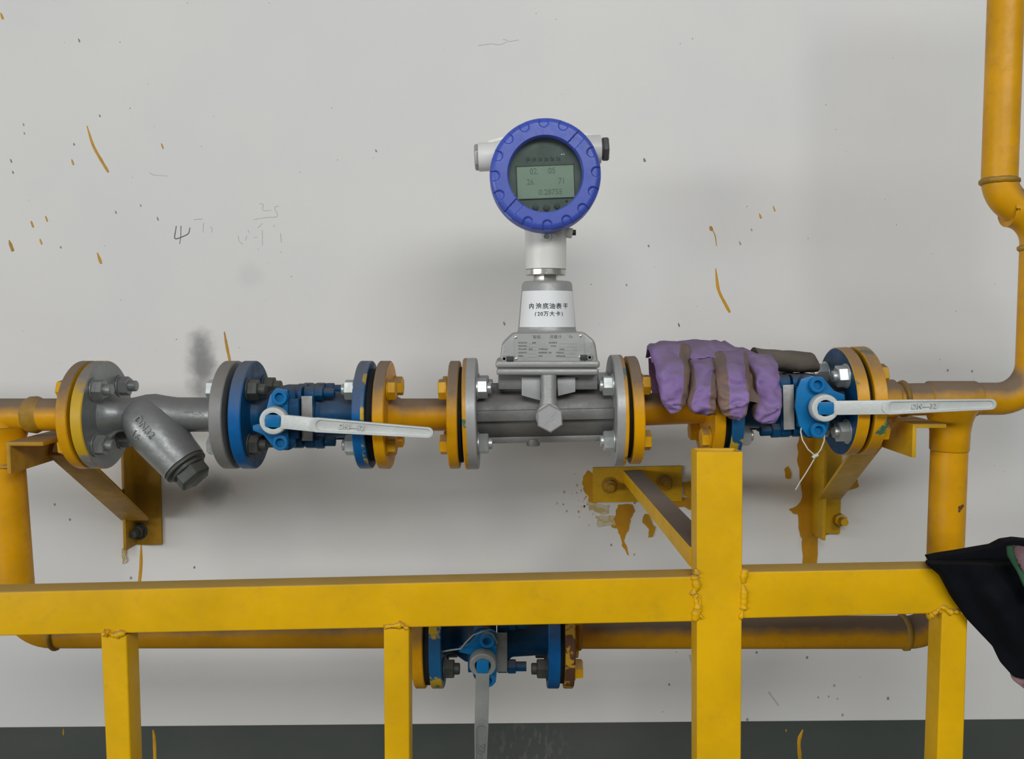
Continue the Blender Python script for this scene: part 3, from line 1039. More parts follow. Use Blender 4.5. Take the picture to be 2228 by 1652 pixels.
g.obj('drop_pipe', M_yel, rp, smooth=60)
g = G()
g.lathe(fr(pt + ddn * 0.012, ddn), [(0, 0.034), (0.008, 0.0295), (0.018, 0.026), (0.032, 0.0242), (0.054, 0.0238), (0.056, 0.0226)], 36)
g.lathe(fr((X(2020), YP, zt), (1, 0, 0)), [(0, RP), (0.003, 0.0232), (0.062, 0.0232), (0.066, RP)], 36)
g.obj('tee', M_yel, rp, smooth=60)
for (p_, d_, r_) in ((V((X(1985), YP, ZLOW)), DLW, RP), (V((X(1262), YP, ZLOW)), DLW, RP)):
    G().lathe(fr(p_, d_), [(-0.004, r_), (-0.0015, r_ + 0.0026), (0.002, r_ + 0.0026), (0.004, r_)], 36).obj('weld_seam', M_seam, rp, smooth=60, jitter=0.0008, jscale=150)
pdx = (pt + ddn * ((Z(1105) - pt.z) / ddn.z)).x
# rust stain on the drop pipe
g = G()
pr = P(2087, 1105, YP - 0.02)
for dx, dz, s in ((0, 0, 0.003), (0.003, 0.002, 0.0022), (-0.001, -0.004, 0.0016), (0.005, 0.003, 0.001)):
    x = pr.x + dx - pdx
    yy = YP - math.sqrt(max(0, 0.0224 ** 2 - x ** 2)) - 0.0001
    g.cyl((pr.x + dx, yy + 0.001, pr.z + dz), (pr.x + dx, yy - 0.0003, pr.z + dz), s, seg=10)
g.obj('rust_stain', M_rust, rp)
c = V((X(1226), YP, ZLOW))
g = G()
flange(g, 0, X(1247) - X(1226), c, DLW, rim=1)
g.obj('flange', [M_yel, M_rust], rp, label='yellow flange with its rim flaking to rust')
G().cyl((X(1217) + 0.0004, YP, ZLOW), (X(1226), YP, ZLOW), 0.064, seg=40).obj('gasket', M_gasket, rp)
bolts(rp, X(1247) - c.x, X(1217) - TF - c.x, c, DLW, M_ybolt, M_dkbolt)

# ------------------------------------------------------------------ flow meter
XM = X(1187)
ZM = AM.z + DM.z / DM.x * (XM - AM.x)
mt = thing('flow_meter', 'grey gas flow meter with round blue display head on a white neck', 'meter', loc=(XM, YP, ZM))
for pa, pb_, rim0, rim1 in ((1011, 1040, 1, None), (1330, 1355, None, 1)):
    g = G()
    c = at(AM, DM, pa)
    flange(g, 0, X(pb_) - X(pa), c, DM, R=0.0722, rim=0, rimx0=1 if rim0 else None, rimx1=1 if rim1 else None)
    g.obj('flange', [M_fl, M_yelG], mt, label='grey flange with a thin yellow overspray line')
# body: barrel with long ribs
g = G()
cA, cB = at(AM, DM, 1040), at(AM, DM, 1330)
Lm = (cB - cA).length
fm = fr(cA, DM)
pts = []
for k in range(40):
    a = 2 * PI * k / 40
    r = 0.034
    pts.append((r * 0.98 * math.cos(a), r * math.sin(a)))
g.loft([[fm @ V((x, p, q)) for p, q in pts] for x in (-0.001, Lm + 0.001)])
g.box(fm @ V((Lm / 2, -0.034, 0.000)), (Lm, 0.012, 0.0135), fm.to_3x3().to_4x4())       # middle rib
g.box(fm @ V((Lm / 2, -0.004, -0.0335)), (Lm - 0.002, 0.028, 0.008), fm.to_3x3().to_4x4())    # bottom rib
g.box(fm @ V((Lm / 2, -0.004, 0.0335)), (Lm - 0.002, 0.028, 0.010), fm.to_3x3().to_4x4())     # upper shoulder
g.obj('body', M_alu, mt, bevel=0.0012)


def mz(py, Y=YP):
    return Z(py, Y)


# block under the counter cover
g = G()
yb0, yb1 = YP - 0.040, YP + 0.045
g.box(((X(1084, yb0) + X(1301, yb0)) / 2, (yb0 + yb1) / 2, (Z(815, yb0) + Z(848, yb0)) / 2), (X(1301, yb0) - X(1084, yb0), yb1 - yb0, Z(815, yb0) - Z(848, yb0)))
g.obj('top_block', M_alu, mt, bevel=0.002)
# two raised pads with slanted lower edges
yp = YP - 0.044
for pp in ([(1135, 821), (1177, 821), (1176, 872), (1135, 861)], [(1212, 821), (1252, 821), (1252, 853), (1214, 862)]):
    g = G()
    g.loft([[P(x, y, yp) for x, y in pp], [P(x, y, yp) + V((0, 0.02, 0)) for x, y in pp]])
    g.obj('pad', M_fl, mt, bevel=0.0008)
# vertical boss and hexagonal plug
yb = YP - 0.052
xb, z0b, z1b = X(1194, yb), Z(815, yb), Z(905, yb)
g = G()
g.lathe(fr((xb, yb, z0b), (0, 0, -1)), [(0, 0.0098), ((z0b - z1b) * 0.55, 0.0095), ((z0b - z1b) * 0.8, 0.0125), (z0b - z1b, 0.0150), (z0b - z1b + 0.010, 0.0135)], 32)
g.cyl((xb, YP - 0.03, z1b), (xb, yb - 0.014, z1b), 0.0165, 0.0160, seg=36)
g.obj('boss', M_alul, mt, bevel=0.0008)
g = G()
zp = Z(911, yb - 0.022)
xp = X(1197, yb - 0.022)
g.hexa((xp, yb - 0.012, zp), (xp, yb - 0.024, zp), 0.0300, rot=PI / 6 + 0.05)
for ang, off in ((0.85, 0.0), (0.7, 0.003)):
    ca, sa = math.cos(ang), math.sin(ang)
    g.box((xp + off, yb - 0.0241, zp - off * 0.5), (0.022 if off == 0 else 0.007, 0.0005, 0.0007), Matrix.Rotation(-ang, 4, 'Y'), mi=1)
g.obj('plug', [M_fl, M_zinc], mt, label='grey hexagonal plug with scratched face')
# drain stub
g = G()
g.cyl(P(1160, 955, YP - 0.012), P(1160, 970, YP - 0.012), 0.0085, seg=24)
g.obj('drain_stub', M_alu, mt, bevel=0.0008)
# counter cover with lip
yh = YP - 0.056
HB = 0.108


def wpoly(pts, Y):
    return [P(x, y, Y) for x, y in pts]


g = G()
cov = [(1083, 800), (1086, 786), (1090, 750), (1098, 741), (1116, 724), (1271, 722), (1294, 740), (1298, 752), (1303, 786), (1305, 800)]
back = [p + V((0, HB, 0)) for p in wpoly(cov, yh)]
ctr = sum(wpoly(cov, yh), V()) / len(cov)
front = [V((ctr.x + (p.x - ctr.x) * 0.985, p.y, p.z)) for p in wpoly(cov, yh)]
g.loft([front, back])
g.obj('counter_cover', M_alul, mt, bevel=0.0035, seg=3)
for (ya, yb_, dx, mt_) in ((785, 801, 2, M_alul), (802, 817, 0, M_alul)):
    g = G()
    yl = yh - 0.003
    xa, xb_ = X(1080 - dx, yl), X(1304 + dx, yl)
    za, zb = Z(ya, yl), Z(yb_, yl)
    g.box(((xa + xb_) / 2, yl + (HB + 0.006) / 2, (za + zb) / 2), (xb_ - xa, HB + 0.006, za - zb))
    g.obj('cover_lip', mt_, mt, bevel=0.0035, seg=3)
# nameplate
g = G()
ynp = yh - 0.0012
npx = wpoly([(1119, 727), (1270, 726), (1271, 787), (1119, 787)], ynp)
g.loft([npx, [p + V((0, 0.0016, 0)) for p in npx]])
npl = g.obj('nameplate', M_plate, mt)
for x, y in ((1122, 734), (1263, 731), (1123, 781), (1262, 777)):
    p = P(x, y, ynp)
    g = G()
    g.lathe(fr(p, (0, -1, 0)), [(-0.0003, 0.0019), (0.0006, 0.0017), (0.001, 0.0009)], 14)
    g.obj('rivet', M_steel, npl)
yt = ynp - 0.0001


def tf(px, py, Y, roll=0.0):
    return Matrix.Translation(P(px, py, Y)) @ Matrix.Rotation(roll, 4, 'Y')


text('printed_title', '\u667a\u80fd', 0.0046, M_ink2, npl, tf(1168, 734, yt), extrude=0.0001, sx=1.1)
text('printed_title', '\u6d41\u91cf\u8ba1', 0.0046, M_ink2, npl, tf(1209, 733.5, yt), extrude=0.0001, sx=1.1)
text('printed_title', 'Ex', 0.0046, M_ink2, npl, tf(1242, 733, yt), extrude=0.0001)
# rows too small to read: worn print
g = G()
for row, (y, cols) in enumerate(((746, ((1128, 1146), (1158, 1164), (1194, 1212))), (753, ((1128, 1146), (1199, 1211))), (760, ((1128, 1146), (1151, 1157), (1172, 1190), (1218, 1227))),
                                 (767.5, ((1128, 1146), (1172, 1190), (1194, 1198), (1210, 1226))), (775, ((1128, 1137), (1172, 1180), (1210, 1228))))):
    for xa, xb_ in cols:
        x = xa
        while x < xb_:
            ww = random.uniform(1.2, 2.6)
            q = [(x, y - 1.6 + random.uniform(-.6, .6)), (x + ww, y - 1.6 + random.uniform(-.6, .6)), (x + ww, y + 1.6), (x, y + 1.6)]
            fq = wpoly(q, yt)
            g.loft([fq, [p + V((0, 0.0002, 0)) for p in fq]])
            x += ww + random.uniform(0.5, 1.2)
    for xa, xb_ in ((1148, 1168), (1214, 1256)):
        fq = wpoly([(xa, y + 2.4), (xb_, y + 2.4), (xb_, y + 2.8), (xa, y + 2.8)], yt)
        g.loft([fq, [p + V((0, 0.0002, 0)) for p in fq]])
o = g.obj('printed_rows', M_ink2, npl)
o['kind'] = 'stuff'
# cover screws
for x, y in ((1097, 781), (1283, 778)):
    p = P(x, y, yh - 0.003)
    g = G()
    g.lathe(fr(p + V((0, 0.012, 0)), (0, -1, 0)), [(0, 0.0042), (0.010, 0.0042), (0.012, 0.0030), (0.012, 0.0018), (0.009, 0.0016)], 18)
    g.obj('cover_screw', M_steel, mt)
    q = p + V((0.0075 if x < 1187 else -0.0075, 0.002, 0))
    g = G()
    g.box(q, (0.008, 0.006, 0.0065))
    g.obj('screw_recess', M_dark, mt, bevel=0.0005)
# conical column with sticker
yc = YP - 0.002
zc0, zc1 = Z(722, yc), Z(613, yc)
xc = X(1190, yc)
r0, r1 = 0.0372, 0.0318
g = G()
hc = zc1 - zc0
g.lathe(fr((xc, yc, zc0), (0, 0, 1)), [(-0.002, r0 + 0.0035), (0.0, r0 + 0.001), (0.004, r0), (hc - 0.004, r1 + 0.0004), (hc - 0.001, r1 - 0.001), (hc, r1 - 0.003)], 56)
g.obj('cone_column', M_alul, mt, smooth=50)
g = G()
zs0, zs1 = (Z(712, yc - r0) - zc0), (Z(632, yc - r0) - zc0)
for rr in (1,):
    inner, outer = [], []
    n = 30
    rings = []
    for k in range(n + 1):
        a = math.radians(-90 - 72 + (72 + 74) * k / n)
        ring = []
        for z, off in ((zs0, 0.0001), (zs1, 0.0001), (zs1, 0.0006), (zs0, 0.0006)):
            r = r0 + (r1 - r0) * z / hc + off
            ring.append(V((xc + r * math.cos(a), yc + r * math.sin(a), zc0 + z)))
        rings.append(ring)
    g.loft(rings)
stk = g.obj('sticker', M_paper, mt, smooth=50)


def cone_text(body, px, py, size, mat):
    """Letters one by one on the curved sticker."""
    z = Z(py, yc - r0)
    for ch, x in zip(body, px):
        r = r0 + (r1 - r0) * (z - zc0) / hc + 0.0007
        dx = X(x, yc - r0 * 0.95) - xc
        a = math.asin(max(-0.98, min(0.98, dx / r)))
        p = V((xc + r * math.sin(a), yc - r * math.cos(a), z))
        m = Matrix.Translation(p) @ Matrix.Rotation(a, 4, 'Z')
        text('printed_character', ch, size, mat, stk, m, extrude=0.0001, bold=0.00012)


cone_text('\u5185\u6d82\u5e95\u6cb9\u8868\u5e72', [1156.5, 1172, 1187, 1201.5, 1216, 1231], 667, 0.0078, M_ink)
cone_text('(20\u4e07\u5927\u5361)', [1165, 1172, 1178.5, 1188, 1201, 1214, 1223.5], 683.5, 0.0066, M_ink)
# hexagonal nut, collar and white neck
g = G()
g.hexa((X(1187, yc), yc, Z(614, yc)), (X(1187, yc), yc, Z(598, yc)), 0.0290, rot=0.35)
g.obj('neck_nut', M_steel, mt, bevel=0.0005)
xn = X(1187, yc)
g = G()
g.lathe(fr((xn, yc, Z(600, yc)), (0, 0, 1)), [(0, 0.0250), (0.0008, 0.0260), (Z(588, yc) - Z(600, yc), 0.0260)], 48)
g.obj('neck_collar', M_steel, mt, label='thin bright steel collar')
g = G()
g.lathe(fr((xn, yc, Z(587.5, yc)), (0, 0, 1)), [(0, 0.0245), (0.0008, 0.0262), (Z(510, yc) - Z(587.5, yc), 0.0265), (Z(480, yc) - Z(587.5, yc), 0.0290), (Z(455, yc) - Z(587.5, yc), 0.036)], 48)
neck = g.obj('neck', M_white, mt, label='white enamelled neck')
g = G()
ps = P(1188, 515, yc - 0.0265)
g.lathe(fr(ps + V((0, 0.006, 0)), (0, -1, 0)), [(0, 0.0075), (0.006, 0.0070), (0.0068, 0.0055)], 24)
g.hexa(ps + V((0, 0.002, 0)), ps + V((0, -0.002, 0)), 0.006, mi=1)
g.obj('set_screw', [M_white, M_steel], neck)
g = G()
ps = P(1240, 508, yc - 0.004)
g.cyl(ps + V((-0.022, 0, 0.004)), ps + V((0.003, 0, 0)), 0.0065, seg=20)
g.cyl(ps + V((0.003, 0, 0.001)), ps + V((0.0075, 0, 0.001)), 0.0036, seg=14, mi=1)
g.obj('ground_screw', [M_white, M_dkbolt], neck)

# display head (rolled a little anticlockwise)
YH = 1.035
hd = link('display_head', None, mt, loc=P(1187, 378, YH) - V((XM, YP, ZM)), rot=(0, -math.radians(2.2), 0))
HW = WM[hd.name]
g = G()
g.lathe(fr((0, 0.030, 0), (0, 1, 0)), [(0, 0.052), (0.008, 0.0585), (0.045, 0.0585), (0.058, 0.056), (0.066, 0.048), (0.068, 0.030)], 64)
for s, xe_, zc_ in ((-1, -0.0815, 0.034), (1, 0.0735, 0.038)):
    # conduit entry: round boss, flared roof running into the drum
    g.cyl((s * 0.02, 0.058, zc_), (xe_, 0.058, zc_), 0.0178, 0.0178, seg=32)
    g.lathe(fr((s * 0.030, 0.062, zc_), (s, 0, 0)), [(0, 0.030), (0.018, 0.0225), (abs(xe_) - 0.046, 0.0180)], 32)
    zt_ = 0.0600 if s > 0 else 0.0575
    g.loft([[V((s * x_, y_, z_)) for y_, z_ in ((0.062, zc_), (0.062, z2), (0.092, z2 - 0.004), (0.092, zc_))] for x_, z2 in ((0.010, zt_ + 0.004), (0.045, zt_ + 0.003), (0.069, zt_ - 0.002))])
shell = g.obj('housing', M_white, hd, bevel=0.0008, world=False, label='white enamelled housing with two conduit entries', smooth=45)
g = G()
g.hexa((-0.0815, 0.058, 0.034), (-0.0865, 0.058, 0.034), 0.0285, rot=0.3)
g.obj('blank_plug', M_plate, hd, bevel=0.0006, world=False, label='pale grey plug in the conduit entry')
g = G()
g.cyl((0.0735, 0.058, 0.038), (0.0762, 0.058, 0.038), 0.0130, seg=28)
g.hexa((0.0762, 0.058, 0.038), (0.0832, 0.058, 0.038), 0.0285, rot=0.2)
g.obj('cable_gland', M_glandk, hd, bevel=0.0008, world=False, label='dark grey gland in the conduit entry')
# bezel
RB, RI = 0.0664, 0.0462
NA, NR = 640, 22


def recess(r, a):
    d = 0.0
    k = round(a / (PI / 8))
    da = a - k * PI / 8
    if k % 16 in (2, 10):
        t = abs(r * da)
        if t < 0.0062:
            d = 0.0026 * min(1, (0.0062 - t) / 0.0009)
    else:
        u, v = r * math.cos(da) - 0.0610, r * math.sin(da)
        q = math.hypot(u, v) if u < 0 else abs(v)
        if q < 0.0062:
            d = 0.0024 * min(1, (0.0062 - q) / 0.0012)
    return d


g = G()
rings = []
for i in range(NR + 1):
    r = RI + (RB - RI) * i / NR
    ring = []
    for j in range(NA):
        a = 2 * PI * j / NA
        y = recess(r, a) + 0.0035 * max(0, (r - 0.060) / (RB - 0.060)) ** 2
        ring.append(V((r * math.cos(a), y, r * math.sin(a))))
    rings.append(ring)
outr = lambda r, y: [V((r * math.cos(2 * PI * j / NA), y, r * math.sin(2 * PI * j / NA))) for j in range(NA)]
rings = [outr(0.0440, 0.010), outr(0.0445, 0.006), outr(0.0452, 0.0015)] + rings + [outr(RB + 0.0008, 0.006), outr(RB + 0.0012, 0.010), outr(RB + 0.0004, 0.012), outr(RB + 0.0012, 0.014), outr(RB + 0.0014, 0.032), outr(0.060, 0.036)]
g.loft(rings, cap=False)
g.obj('bezel', M_bezel, hd, world=False, smooth=32, label='blue screw-on bezel ring with scalloped edge')
g = G()
g.cyl((0, 0.0075, 0), (0, 0.0092, 0), 0.0446, seg=64)
g.obj('glass', M_glass, hd, world=False)
g = G()
g.cyl((0, 0.0150, 0), (0, 0.0175, 0), 0.0500, seg=64)
fp = g.obj('face_plate', M_face, hd, world=False)
g = G()
g.box((0.0003, 0.0144, -0.0075), (0.0690, 0.0012, 0.0385))
lcd = g.obj('lcd_screen', M_lcd, fp, world=False, label='pale green liquid crystal screen')
g = G()
for s in ((0.0003, 0.0123, 0.0710, 0.0011), (0.0003, -0.0273, 0.0710, 0.0009)):
    g.box((s[0], 0.0142, s[1]), (s[2], 0.0018, s[3]))
for x in (-0.0347, 0.0355):
    g.box((x, 0.0142, -0.0075), (0.0009, 0.0018, 0.0400))
g.obj('lcd_frame', M_dark, fp, world=False)


def htext(body, x, z, size, mat, par, sx=1.0, y=0.0136):
    text('lcd_reading' if par is lcd else 'printed_mark', body, size, mat, par, HW @ Matrix.Translation((x, y, z)), extrude=0.0001, align='CENTER', sx=sx)


htext('02.', -0.0130, 0.0055, 0.0105, M_lcdink, lcd, 0.85)
htext('05', 0.0085, 0.0055, 0.0105, M_lcdink, lcd, 0.85)
htext('26.', -0.0175, -0.0072, 0.0100, M_lcdink, lcd, 0.85)
htext('71', 0.0200, -0.0072, 0.0100, M_lcdink, lcd, 0.85)
htext('0.28755', 0.0060, -0.0200, 0.0095, M_lcdink, lcd, 0.95)
g = G()
for k in range(6):
    x = -0.0215 + k * 0.0074
    g.box((x, 0.0148, 0.0200), (0.0011, 0.0008, 0.0052))
    g.box((x + 0.0026, 0.0148, 0.0200 + random.uniform(-.001, .001)), (0.0024, 0.0008, 0.0034))
g.obj('worn_print', M_dark, fp, world=False)
g = G()
g.box((0.0213, 0.0148, 0.0250), (0.0018, 0.0008, 0.0012), mi=0)
g.box((0.0240, 0.0148, 0.0252), (0.0020, 0.0008, 0.0005), mi=0)
g.box((0.0240, 0.0148, 0.0252), (0.0005, 0.0008, 0.0026), mi=0)
g.obj('printed_mark', M_paper, fp, world=False, label='tiny white printed mark')
for x, z, r in ((-0.0130, -0.0375, 0.0036), (0.0005, -0.0385, 0.0040), (0.0135, -0.0370, 0.0036), (0.0255, -0.0310, 0.0014)):
    G().cyl((x, 0.0152, z), (x, 0.0128, z), r, seg=22).obj('button' if r > 0.002 else 'sensor_hole', M_dark, fp, world=False, bevel=0.0004)

# ------------------------------------------------------------------ wall brackets
bl = thing('wall_bracket', 'dull yellow angle iron bracket under the grey strainer, bolted to wall', 'bracket', loc=P(300, 1170, YW), group='angle iron brackets')
T5 = 0.005
yn = 1.05
pn = P(13, 962, yn)
xw = -0.632
pw = V((xw, YW - 0.001, pn.z + 0.004))
aX = V((1, 0, 0))
g = angle_iron(pn, pw, V((1, 0, 0)), V((0, 0, -1)), 0.046, 0.040, T5)
g.obj('arm', M_bracket, bl, bevel=0.0008)
leg_top, leg_bot = Z(985, YW), Z(1184, YW)
xl = X(281, YW)
g = angle_iron(V((xl, YW - 0.0005, leg_top + 0.04)), V((xl, YW - 0.0005, leg_bot)), V((1, 0, 0)), V((0, -1, 0)), 0.047, 0.042, T5)
g.obj('leg', M_bracket, bl, bevel=0.0008)
# diagonal brace from the arm's near part down to the leg
g = G()
b0 = [P(112, 1000, 1.145), P(112, 1000, 1.145) + V((0.0, 0.0, 0.042)), P(258, 1127, 1.362), P(258, 1127, 1.362) + V((0, 0.0, 0.056))]
wv = V((0.045, 0, 0))
lo0, lo1 = P(112, 999, 1.145), P(258, 1128, 1.352)
dd = (lo1 - lo0).normalized()
nrm = V((1, 0, 0)).cross(dd).normalized()
if nrm.z < 0:
    nrm = -nrm
lo0 = lo0 - dd * 0.012
lo1 = lo1 + dd * 0.012
g = angle_iron(lo0, lo1, V((1, 0, 0)), nrm, 0.044, 0.040, T5)
g.obj('brace', M_bracket, bl, bevel=0.0008)
pbz = P(303, 1156, YW - 0.006)
g = G()
g.cyl(pbz + V((0, 0.006, 0)), pbz + V((0, -0.001, 0)), 0.014, seg=24)
g.hexa(pbz + V((0, 0, 0)), pbz + V((0, -0.010, 0)), 0.019, rot=0.4)
g.cyl(pbz + V((0, -0.008, 0)), pbz + V((0.0, -0.026, 0)), 0.0062, seg=16)
g.obj('anchor_bolt', M_dkbolt, bl, bevel=0.0005)

br = thing('wall_bracket', 'yellow angle iron bracket behind the right blue valve, against a paint spill', 'bracket', loc=P(1800, 1160, YW), group='angle iron brackets')
pn = P(1986, 923, yn)
xw = X(1775, YW)
pw = V((xw + 0.004, YW - 0.001, pn.z + 0.002))
g = angle_iron(pn, pw, V((1, 0, 0)), V((0, 0, -1)), 0.042, 0.042, T5)
g.obj('arm', M_bracketR, br, bevel=0.0008)
leg_top, leg_bot = Z(950, YW), Z(1160, YW)
g = angle_iron(V((xw, YW - 0.0005, leg_top)), V((xw, YW - 0.0005, leg_bot)), V((1, 0, 0)), V((0, -1, 0)), 0.046, 0.050, T5)
g.obj('leg', M_bracketR, br, bevel=0.0008)
u0, u1 = P(1914, 981, 1.14), P(1836, 1080, 1.335)
dd = (u1 - u0).normalized()
nrm = V((1, 0, 0)).cross(dd).normalized()
if nrm.z < 0:
    nrm = -nrm
u0 = u0 - dd * 0.015
u1 = u1 + dd * 0.02
g = angle_iron(u0, u1, V((-1, 0, 0)), nrm, 0.036, 0.032, T5)
g.obj('brace', M_bracketR, br, bevel=0.0008)
pbz = P(1826, 1130, YW - 0.006)
g = G()
g.hexa(pbz + V((0, 0.001, 0)), pbz + V((0, -0.010, 0)), 0.019, rot=0.4)
g.cyl(pbz + V((0, -0.008, 0)), pbz + V((0.0, -0.024, 0)), 0.0062, seg=16)
g.obj('anchor_bolt', M_bracketR, br, bevel=0.0005)

# ------------------------------------------------------------------ tube frame in front
ff = thing('tube_frame', 'yellow square tube frame with long beam standing in front of the pipes', 'frame', loc=(0, YF + 0.015, 0))
TD = 0.029      # tube depth


def post(px_t0, px_t1, py_t, px_b0, px_b1, name, label=None, hollow=False):
    """Upright rectangular tube whose front face spans the given pixels at its top and at the picture's bottom edge."""
    a0, a1 = P(px_t0, py_t, YF), P(px_t1, py_t, YF)
    b0, b1 = P(px_b0, 1652, YF), P(px_b1, 1652, YF)
    k = (a0.z - 0.0) / (a0.z - b0.z)
    e0, e1 = a0.lerp(b0, k), a1.lerp(b1, k)
    g = G()
    if hollow:
        t = 0.0025
        ring = lambda p, q, y0, y1, s: [V((p.x + s, y0 + s, p.z)), V((q.x - s, y0 + s, p.z)), V((q.x - s, y1 - s, p.z)), V((p.x + s, y1 - s, p.z))]
        g.loft([ring(e0, e1, YF, YF + TD, 0), ring(a0, a1, YF, YF + TD, 0), ring(a0, a1, YF, YF + TD, t), [v + V((0, 0, -0.12)) for v in ring(a0, a1, YF, YF + TD, t)]])
    else:
        ring = lambda p, q: [V((p.x, YF, p.z)), V((q.x, YF, q.z)), V((q.x, YF + TD, q.z)), V((p.x, YF + TD, p.z))]
        g.loft([ring(e0, e1), ring(a0, a1)])
    return g.obj(name, M_frame, ff, bevel=0.0018 if not hollow else 0.0014, seg=3, label=label, jitter=0.0)


post(1516, 1616.5, 983, 1516.5, 1612, 'main_post', 'tall thick post with an open top end', hollow=True)
post(219, 275, 1383, 231, 284, 'post')
post(834.5, 890, 1368, 836.5, 891, 'post')
post(2050, 2106, 1333, 2039, 2096, 'post')


def beam(p0t, p0b, p1t, p1b, name):
    g = G()
    a, b, c, d = (P(x, y, YF) for x, y in (p0t, p0b, p1t, p1b))
    up = V((0, TD, 0))
    g.loft([[a, b, b + up, a + up], [c, d, d + up, c + up]])
    return g.obj(name, M_frame, ff, bevel=0.0018, seg=3)


beam((-260, 1294.5), (-260, 1389.5), (1518, 1254.5), (1518, 1353), 'beam')
beam((1614, 1245), (1614, 1346.5), (2106, 1236), (2106, 1334), 'beam')


def weld(pts_px, r, Y=YF, name='weld_bead'):
    g = G()
    pts = [P(x, y, Y) for x, y in pts_px]
    path = []
    for i in range(len(pts) - 1):
        for k in range(9):
            path.append(pts[i].lerp(pts[i + 1], k / 9))
    path.append(pts[-1])
    path = [p + V((noise.noise(p * 130) * 0.0022, noise.noise(p * 110 + V((5, 5, 5))) * 0.0010, noise.noise(p * 130 + V((9, 1, 2))) * 0.0012)) for p in path]
    ph = random.random() * 6
    g.tube(path, lambda t: r * max(0.35, 0.95 + 0.75 * noise.noise(V((t * len(path) * 0.45 + ph * 9, 1, 2))) + 0.3 * math.sin(t * 11 + ph)) * (0.5 if t in (0, 1) else 1), 10, upv=(0, 1, 0))
    return g.obj(name, M_frame, ff, smooth=70, jitter=0.0008, jscale=260)


weld([(1512, 1238), (1516, 1262), (1510, 1290), (1515, 1322), (1512, 1352)], 0.0038)
weld([(1508, 1292), (1522, 1300), (1520, 1330), (1528, 1346)], 0.0022)
weld([(1620, 1238), (1617, 1275), (1619, 1310), (1613, 1347)], 0.0036)
weld([(220, 1380), (236, 1377), (247, 1384), (272, 1377)], 0.0032)
weld([(836, 1366), (852, 1361), (876, 1360), (889, 1368)], 0.0028)
weld([(2016, 1342), (2030, 1338), (2040, 1328), (2050, 1322), (2066, 1330), (2092, 1332), (2104, 1330)], 0.0026)
# horizontal arm tying the post back to a wall plate
g = G()
A0, A1, A2, A3 = P(1356, 1024, YW - 0.006), P(1394, 1022, YW - 0.006), P(1394, 1046, YW - 0.006), P(1356, 1050, YW - 0.006)
yb = YF + TD
B0, B1, B2, B3 = P(1501, 1190, yb), P(1562, 1190, yb), P(1562, 1234, yb), P(1501, 1234, yb)
g.loft([[A0, A1, A2, A3], [B0, B1, B2, B3]])
g.obj('tie_arm', M_arm, ff, bevel=0.001)
g = G()
wpl = wpoly([(1290, 1018), (1484, 1014), (1484, 1091), (1290, 1094)], YW - 0.006)
g.loft([wpl, [p + V((0, 0.006, 0)) for p in wpl]])
g.obj('wall_plate', M_bracketR, ff, bevel=0.0006)
for x, y in ((1326, 1056), (1446, 1050)):
    p = P(x, y, YW - 0.006)
    g = G()
    g.cyl(p, p + V((0, -0.0022, 0)), 0.0135, seg=28)
    g.hexa(p + V((0, -0.002, 0)), p + V((0, -0.011, 0)), 0.0175, rot=0.5)
    g.cyl(p + V((0, -0.010, 0)), p + V((0, -0.028, 0)), 0.0058, seg=16)
    g.obj('anchor_bolt', M_bracket, ff, bevel=0.0005)

# ------------------------------------------------------------------ glove draped over the flanges
gv = thing('glove', 'limp purple and tan work glove draped over the flange above the square post', 'glove', loc=at(AR, DR, 1560) + V((0, 0, 0.07)))


def finger(stations, name, tanside, label=None):
    """stations: (py, x left, x right, Y front, half thickness). Material by side of the ring: purple front, tan gusset."""
    # refine stations smoothly
    def cr(a, b, c, d, t):
        return 0.5 * ((2 * b) + (-a + c) * t + (2 * a - 5 * b + 4 * c - d) * t * t + (-a + 3 * b - 3 * c + d) * t ** 3)
    fine = []
    n = len(stations)
    for i in range(n - 1):
        q = [stations[max(0, i - 1)], stations[i], stations[i + 1], stations[min(n - 1, i + 2)]]
        for k in range(5):
            fine.append([cr(q[0][m], q[1][m], q[2][m], q[3][m], k / 5) for m in range(5)])
    fine.append(list(stations[-1]))
    N = 36
    rings = []
    for (py, xl_, xr_, Y, b) in fine:
        c = (P(xl_, py, Y) + P(xr_, py, Y)) / 2
        a = max(0.0012, (X(xr_, Y) - X(xl_, Y)) / 2)
        ring = []
        for j in range(N):
            t = 2 * PI * j / N
            ct, st_ = math.cos(t), math.sin(t)
            p = c + V((a * math.copysign(abs(ct) ** 0.8, ct), b + b * math.copysign(abs(st_) ** 0.85, st_), 0))
            w_ = V((noise.noise(p * 38), noise.noise(p * 38 + V((3, 8, 1))), noise.noise(p * 38 + V((7, 2, 5))))) * 0.0042 + V((0, (abs(noise.noise(V((p.x * 60 + p.z * 35, p.y * 30, p.z * 95 - p.x * 40)))) - 0.2) * 0.0120 + noise.noise(p * 170) * 0.0018, 0))
            ring.append(p + w_)
        rings.append(ring)

    def mi(i, j):
        t = 2 * PI * (j + 0.5) / N
        ang = math.degrees(t) % 360      # 270 = towards camera
        lo, hi = tanside
        return 0 if lo <= ang <= hi else 1
    g = G()
    g.loft(rings, mi)
    return g.obj(name, [M_purple, M_tan], gv, smooth=80, label=label)


